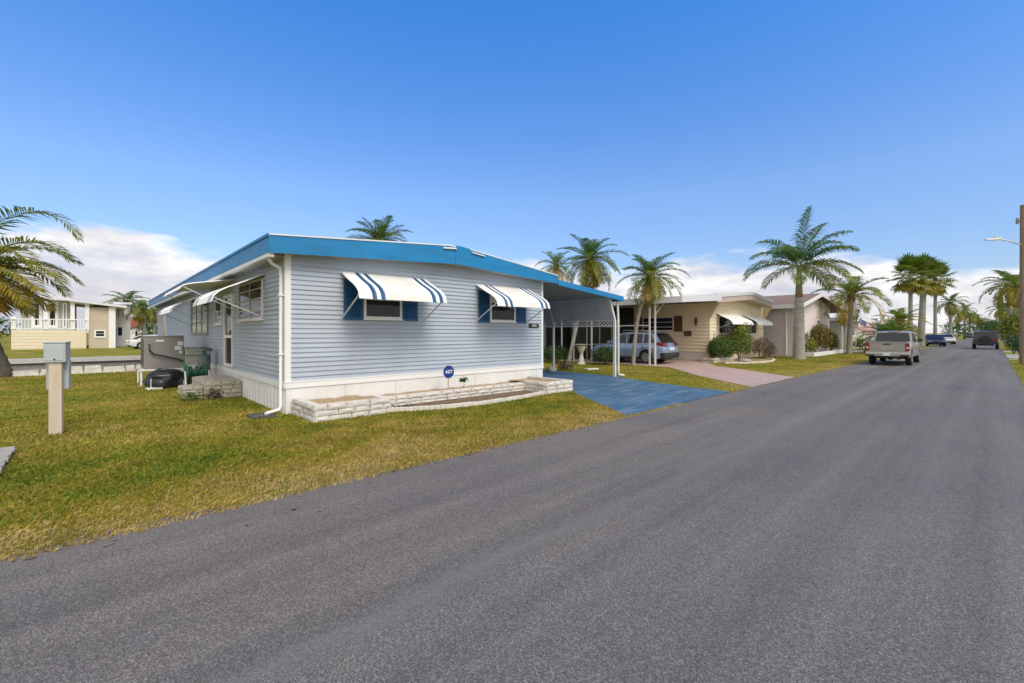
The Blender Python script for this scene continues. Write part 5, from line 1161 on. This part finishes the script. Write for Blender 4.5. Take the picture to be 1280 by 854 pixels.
# ================================================================== vehicles (x forward, origin on the ground under the centre)
def interp(tab, x):
    if x <= tab[0][0]: return tab[0][1]
    for (a, b), (c, d) in zip(tab, tab[1:]):
        if x <= c: return b+(d-b)*(x-a)/(c-a)
    return tab[-1][1]
def paint(name, col, rough=.3, metal=.4): 
    return M(name, col, rough, .02, metal=metal, coat=.6)
M('tail_red', (.22, .006, .01), .2, .05, coat=.5); M('rim', (.5, .5, .52), .3, .05, metal=.8); M('chrome', (.6, .61, .62), .12, .02, metal=.9); M('plastic', (.03, .031, .033), .6, .1); M('lamp_clear', (.7, .72, .75), .1, .03, coat=1)
def vehicle(name, label, cat, loc, rz, Ln, W, wb, wr, deck, house, belt, pm, sill=.3, tw=.24, open_bed=None, side_glass=(), rear_glass=True, group=None, detail=True, tumble=.76, lower=None):
    """deck: lower-body top profile; house: greenhouse roof profile [(x,z)...] from rear to front"""
    T = Thing(name, label, cat, loc, rz, group, local=True)
    h = Ln/2; hw = W/2; cxs = (-h+wb[0], h-wb[1]); R = wr*1.16
    def pw(x): 
        s = abs(x)/h; return hw*(1-.11*max(0, (s-.62)/.38)**2.2)
    xs = sorted(set([round(-h+i*Ln/90, 4) for i in range(91)]+[round(c+R*math.cos(a*math.pi/16), 4) for c in cxs for a in range(17)]))
    def zlow(x):
        z = sill
        for c in cxs:
            d = abs(x-c)
            if d < R: z = max(z, wr+math.sqrt(R*R-d*d))
        e = h-abs(x); z = max(z, sill+.16*max(0, 1-e/.35)) if e < .35 else z
        return z
    def sec(x):
        top = interp(deck, x); w = pw(x); zl = zlow(x); zm = zl+(top-zl)*.42; zs = max(zl+.005, top-.10)
        zs = max(zs, zm+.004); 
        return [(w*.975, zl), (w, zm), (w*.985, zs), (w*.93, max(top-.015, zs+.004)), (w*.45, max(top, zs+.006)), (0, max(top+.012, zs+.008))]
    mb = MB(); S = [sec(x) for x in xs]; k = len(S[0]); vs = []
    for x, s in zip(xs, S):
        vs += [(x, y, z) for y, z in s] + [(x, -y, z) for y, z in s[-2::-1]]
    m = 2*k-1; fs = []
    for i in range(len(xs)-1):
        for j in range(m-1): fs.append((i*m+j, i*m+j+1, (i+1)*m+j+1, (i+1)*m+j))
    fs.append(tuple(range(m))); fs.append(tuple((len(xs)-1)*m+j for j in range(m-1, -1, -1)))
    mb.add(vs, fs); body = T.part('body', mb, pm, smooth=38)
    # dark underbody and arch liners
    ub = MB(); ub.box(-h+.25, h-.25, -hw*.93, hw*.93, sill-.06, sill+.02) if False else ub.box(-h+.2, h-.2, -hw*.62, hw*.62, sill-.05, interp(deck, 0)-.12)
    T.part('underbody', ub, MATS['plastic'])
    # greenhouse
    if house:
        x0, x1 = house[0][0], house[-1][0]; zr = max(z for _, z in house)
        hx = sorted(set([round(x0+(x1-x0)*i/40, 4) for i in range(41)]+[round(a, 4) for a, _ in house]))
        def gw(z): 
            f = max(0, min(1, (z-belt)/(zr-belt))); return hw*(.93+(tumble-.93)*f**1.15)
        vs = []; 
        for x in hx:
            z = interp(house, x); zz = [belt-.06, belt+(z-belt)*.5, z-.05*min(1, (z-belt)*4), z-.012*min(1, (z-belt)*4), z+.01]
            ws = [gw(belt)*min(1, pw(x)/hw+.02), gw(zz[1]), gw(zz[2]), gw(z)*.86, 0]
            row = list(zip(ws, zz)); vs += [(x, y, q) for y, q in row]+[(x, -y, q) for y, q in row[-2::-1]]
        m = 9; fs = []
        for i in range(len(hx)-1):
            for j in range(m-1): fs.append((i*m+j, i*m+j+1, (i+1)*m+j+1, (i+1)*m+j))
        fs.append(tuple(range(m))); fs.append(tuple((len(hx)-1)*m+j for j in range(m-1, -1, -1)))
        mb = MB(); mb.add(vs, fs); T.part('cabin', mb, pm, smooth=38)
        for poly in side_glass:
            for s in (-1, 1):
                g = MB(); g.prism(poly, lambda u, v, w, s=s: (u, s*(gw(v)*(.5*(1+min(1, pw(u)/hw+.02)) if v < belt+.1 else 1)+.004+w), v), 0, .006); T.part('window', g, MATS['car_glass'])
        # windscreen and rear glass: grids lying just off the cabin ends
        def endglass(xa, za, xb, zb_, out, nm):
            g = MB(); n_ = 8; vs_ = []
            for i in range(n_+1):
                f = .1+.82*i/n_; x = xa+(xb-xa)*f; z = za+(zb_-za)*f; wd = gw(z)*.9
                vs_ += [(x+out, -wd, z+.012), (x+out, 0, z+.024), (x+out, wd, z+.012)]
            g.add(vs_, [(3*i+j, 3*i+j+1, 3*i+j+4, 3*i+j+3) for i in range(n_) for j in range(2)]); T.part(nm, g, MATS['car_glass'], solid=.006)
        (xa, za), (xb, zb_) = house[-1], house[-2]; endglass(xa, max(za, belt), xb, zb_, .02, 'windscreen')
        if rear_glass: (xa, za), (xb, zb_) = house[0], house[1]; endglass(xa, max(za, belt), xb, zb_, -.02, 'rear_window')
    for c in cxs:
        for s in (-1, 1):
            y = s*(hw-.02-tw/2)
            w_ = MB(); w_.lathe([(wr*.62, -tw*.5), (wr*.93, -tw*.5), (wr, -tw*.34), (wr, tw*.34), (wr*.93, tw*.5), (wr*.62, tw*.5)], (c, y, wr), 28, axis='y'); wo = T.part('wheel', w_, MATS['rubber'], smooth=35)
            r_ = MB(); r_.lathe([(0, -tw*.3), (wr*.62, -tw*.3), (wr*.64, s*tw*.0+.001), (wr*.64, tw*.3), (0, tw*.3)], (c, y, wr), 24, axis='y')
            T.part('hub', r_, MATS['plastic'], wo)
            sp = MB()
            for i in range(5 if detail else 4):
                a = i*2*math.pi/5+.3; v = Vector((math.cos(a), 0, math.sin(a))); sp.bar(Vector((c, y+s*tw*.4, wr)), Vector((c, y+s*tw*.44, wr))+v*wr*.62, wr*.2, .03, up=(0, 1, 0))
            sp.lathe([(wr*.58, -.02), (wr*.655, -.02), (wr*.655, .02), (wr*.58, .02)], (c, y+s*tw*.43, wr), 24, axis='y'); T.part('rim', sp, MATS['rim'], wo)
    for s in (-1, 1):
        if detail:
            mm = MB(); xm = house[-2][0]+.55 if house else .8; mm.box(xm-.08, xm+.08, s*(hw-.03), s*(hw+.19), belt+.02, belt+.17); T.part('side_mirror', mm, pm if cat != 'pickup' else MATS['plastic'], bevel=.02)
        hl = MB(); hl.box(h-.22, h-.015, s*(pw(h)*.98), s*pw(h)*.55, interp(deck, h-.1)-.2, interp(deck, h-.1)-.05); T.part('headlight', hl, MATS['lamp_clear'], bevel=.02)
    return T, pw, h, hw
# ---- silver SUV nosed into the beige carport
silver = paint('suv_silver', (.33, .41, .56))
T, pw, h, hw = vehicle('suv', 'silver blue suv parked nose in under the beige home carport', 'suv', (22.15, 13.75, .012), rad(92), 4.5, 1.84, (1.0, .95), .35,
    [(-2.25, .86), (-2.15, 1.02), (-1.9, 1.05), (.55, 1.03), (1.0, 1.0), (1.9, .92), (2.15, .8), (2.25, .62)],
    [(-2.13, 1.04), (-1.72, 1.62), (-1.2, 1.68), (-.2, 1.70), (.35, 1.64), (1.15, 1.02)], 1.03, silver, .28,
    side_glass=[[(-1.75, 1.12), (-1.1, 1.09), (-1.1, 1.55), (-1.5, 1.54)], [(-1.02, 1.09), (-.12, 1.07), (-.12, 1.58), (-1.02, 1.56)], [(-.05, 1.07), (.8, 1.08), (.32, 1.53), (-.05, 1.58)]])
for s in (-1, 1):
    mb = MB(); mb.hexa([(-2.30, s*.50, .93), (-2.24, s*.86, .95), (-1.75, s*.945, 1.03), (-2.0, s*.6, 1.02), (-2.28, s*.5, 1.09), (-2.22, s*.84, 1.12), (-1.78, s*.93, 1.14), (-2.0, s*.6, 1.12)]); T.part('tail_light', mb, MATS['tail_red'], bevel=.015)
    mb = MB(); mb.tube([(-1.35, s*.66, 1.72), (-1.2, s*.66, 1.755), (.1, s*.66, 1.765), (.25, s*.66, 1.72)], .016, 6); T.part('roof_rail', mb, MATS['alum'], smooth=True)
    for x in (-.75, .25):
        mb = MB(); mb.box(x, x+.17, s*.915, s*.94, .92, .95); T.part('door_handle', mb, silver, bevel=.006)
    mb = MB()
    for x in (-1.06, -.08): mb.box(x-.004, x+.004, s*.9, s*.9235, .4, 1.0)
    T.part('door_seam', mb, MATS['plastic'])
    mb = MB(); mb.box(-.85, .85, s*.88, s*.927, .27, .36); T.part('sill_trim', mb, MATS['plastic'], bevel=.01)
mb = MB(); mb.box(-2.3, -2.0, -.86, .86, .38, .6); mb.box(-2.27, -2.1, -.82, .82, .3, .38); T.part('rear_bumper', mb, MATS['plastic'], bevel=.03)
mb = MB(); mb.box(-2.285, -2.262, -.26, .26, .72, .87); T.part('number_plate', mb, MATS['white'])
mb = MB(); mb.hexa([(-1.98, -.6, 1.655), (-1.98, .6, 1.655), (-1.6, .64, 1.67), (-1.6, -.64, 1.67), (-2.0, -.6, 1.675), (-2.0, .6, 1.675), (-1.6, .64, 1.70), (-1.6, -.64, 1.70)]); T.part('spoiler', mb, silver)
# ---- champagne pickup on the street, seen from behind
gold = paint('pickup_paint', (.345, .32, .285))
T, pw, h, hw = vehicle('pickup_truck', 'champagne pickup truck parked by the lawn on the left side of the street', 'pickup', (32.05, 3.62, .006), rad(0), 5.8, 2.04, (1.25, .98), .41,
    [(-2.9, 1.22), (-2.85, 1.25), (-1.0, 1.25), (-.95, 1.22), (1.1, 1.2), (1.3, 1.2), (2.6, 1.13), (2.8, 1.0), (2.9, .8)],
    [(-.98, 1.2), (-.72, 1.76), (-.4, 1.83), (.4, 1.84), (.75, 1.8), (1.5, 1.2)], 1.2, gold, .45, tw=.28,
    side_glass=[[(-.7, 1.28), (.1, 1.27), (.1, 1.7), (-.55, 1.7)], [(.18, 1.27), (1.15, 1.27), (.72, 1.68), (.18, 1.71)]], tumble=.8)
T.o.scale = (.92, .84, .95); T.o.location = (31.6, 3.58, .006)
mb = MB(); mb.box(-2.8, -1.05, -.84, .84, 1.268, 1.28); T.part('bed_cover', mb, MATS['plastic'])
mb = MB(); mb.box(-2.918, -2.895, -.8, .8, .72, 1.22); mb.box(-2.93, -2.9, -.8, .8, 1.2, 1.255); mb.box(-2.925, -2.9, -.68, .68, .80, 1.06); tg = T.part('tailgate', mb, gold, bevel=.012)
mb = MB(); mb.box(-2.94, -2.917, -.17, .17, 1.1, 1.16); T.part('handle', mb, MATS['black'], tg)
mb = MB(); mb.box(-2.932, -2.926, -.3, .3, .9, .97); T.part('badge', mb, MATS['chrome'], tg)
for s in (-1, 1):
    mb = MB(); mb.box(-2.93, -2.7, s*.83, s*1.005, .78, 1.2); mb.box(-2.935, -2.9, s*.86, s*.98, .9, .99, 1); T.part('tail_light', mb, [MATS['tail_red'], MATS['lamp_clear']], bevel=.02)
    mb = MB(); mb.box(-.62, -.45, s*1.0, s*1.03, 1.05, 1.09); mb.box(.25, .42, s*1.0, s*1.03, 1.05, 1.09); T.part('door_handle', mb, MATS['chrome'])
    mb = MB(); mb.box(-3.02, -2.75, s*.62, s*1.0, .5, .58); T.part('bumper_step', mb, MATS['plastic'])
    mb = MB(); mb.hexa([(-1.98, s*1.0, .3), (-1.96, s*1.0, .3), (-1.96, s*.76, .3), (-1.98, s*.76, .3), (-2.05, s*1.0, .5), (-2.03, s*1.0, .5), (-2.03, s*.76, .5), (-2.05, s*.76, .5)]); T.part('mud_flap', mb, MATS['black'])
mb = MB(); mb.box(-3.02, -2.7, -1.0, .99, .58, .71); mb.box(-2.98, -2.7, -.6, .6, .5, .58); T.part('rear_bumper', mb, M('bumper_silver', (.5, .49, .47), .35, .05, metal=.5), bevel=.02)
mb = MB(); mb.box(-3.03, -3.015, -.17, .17, .53, .68); T.part('number_plate', mb, MATS['white'])
mb = MB(); mb.box(-3.0, -2.6, -.06, .06, .4, .47); mb.tube([(-2.9, -.5, .36), (-2.2, -.5, .36)], .04, 8); T.part('tow_hitch', mb, MATS['black'])
mb = MB(); mb.tube([(-1.65, -.7, .4), (-1.65, .7, .4)], .07, 8); mb.lathe([(.1, -.14), (.16, 0), (.1, .14)], (-1.65, 0, .4), 10, axis='y'); T.part('axle', mb, MATS['plastic'])
mb = MB(); mb.box(-.45, .1, -.4, -.2, 1.83, 1.87); mb.box(-.74, -.70, -.25, .25, 1.77, 1.8); T.part('brake_light', mb, MATS['tail_red'])
# ---- distant vehicles
SED = ([(-2.25, .75), (-2.1, .92), (-1.3, .96), (1.0, .93), (2.0, .82), (2.25, .6)], [(-1.7, .95), (-.95, 1.38), (-.3, 1.44), (.2, 1.42), (1.1, .93)])
SG = [[(-1.0, .99), (-.15, .99), (-.15, 1.33), (-.75, 1.32)], [(-.08, .99), (.75, .99), (.2, 1.34), (-.08, 1.34)]]
def far_car(name, label, cat, loc, rz, pm, deck=SED[0], house=SED[1], belt=.94, Ln=4.5, W=1.8, sg=SG, wr=.33, sill=.26, group='cars parked far down the street', rear=None):
    T, pw, h, hw = vehicle(name, label, cat, loc, rz, Ln, W, (.95, .9), wr, deck, house, belt, pm, sill, side_glass=sg, group=group, detail=False)
    for s in (-1, 1):
        mb = MB(); z = interp(deck, -h+.1); mb.box(-h-.012, -h+.15, s*hw*.5, s*hw*.86, z-.24, z-.08); T.part('tail_light', mb, MATS['tail_red'])
    return T
far_car('sedan', 'dark blue car parked at the road edge beyond the fan palms', 'car', (76, 4.9, .006), rad(190), paint('dark_blue', (.015, .025, .09)))
far_car('sedan', 'white car parked just beyond the dark blue one', 'car', (91, 4.6, .006), rad(188), paint('car_white', (.6, .6, .6), metal=0))
p = at(1239, .4); T = far_car('jeep', 'dark boxy off road vehicle driving away down the street', 'jeep', (66.5, .45, .006), 0, paint('jeep_dark', (.02, .04, .06)),
    deck=[(-2.0, 1.08), (-1.9, 1.1), (.6, 1.1), (1.8, 1.05), (2.0, .95)], house=[(-1.95, 1.1), (-1.85, 1.78), (-1.5, 1.84), (.2, 1.82), (.75, 1.1)], belt=1.1, Ln=4.0, W=1.88, sg=[[(-1.75, 1.16), (-.9, 1.16), (-.9, 1.7), (-1.7, 1.7)], [(-.8, 1.16), (.3, 1.16), (.1, 1.7), (-.8, 1.7)]], wr=.4, sill=.42)
mb = MB(); mb.lathe([(.12, -.1), (.36, -.1), (.4, -.05), (.4, .08), (.36, .12), (.12, .12)], (-2.12, 0, .95), 22, axis='x'); T.part('spare_wheel', mb, MATS['rubber'], smooth=35)
mb = MB(); mb.box(-2.2, -1.95, -.9, .9, .5, .68); T.part('rear_bumper', mb, MATS['plastic'])
p = at(1211, 4.0); far_car('pickup_truck', 'distant green pickup under the far palms on the left kerb', 'pickup', (p[0], 4.0, .006), rad(180), paint('green_paint', (.06, .09, .06)),
    deck=[(-2.6, 1.0), (-.9, 1.0), (1.2, 1.0), (2.4, .95), (2.6, .8)], house=[(-.85, 1.0), (-.7, 1.55), (-.3, 1.62), (.4, 1.6), (1.1, 1.0)], belt=1.0, Ln=5.2, W=1.85, sg=[[(-.6, 1.05), (.6, 1.05), (.35, 1.5), (-.5, 1.52)]], wr=.38, sill=.42)
p = at(1225, 3.6); far_car('van', 'distant white van facing the camera beside the dark jeep', 'van', (p[0]+6, 3.4, .006), rad(180), MATS['car_white'],
    deck=[(-2.4, 1.1), (1.4, 1.1), (2.1, 1.0), (2.4, .8)], house=[(-2.35, 1.1), (-2.2, 1.85), (-1.6, 1.95), (.9, 1.92), (1.9, 1.05)], belt=1.1, Ln=4.8, W=1.95, sg=[[(-2.0, 1.2), (.2, 1.2), (.2, 1.75), (-2.0, 1.75)]], wr=.36, sill=.35)
p = atd(193, 47); far_car('sedan', 'white car parked across the canal behind the far end of the blue home', 'car', (p[0], p[1], 0), rad(10), MATS['car_white'], group=None)
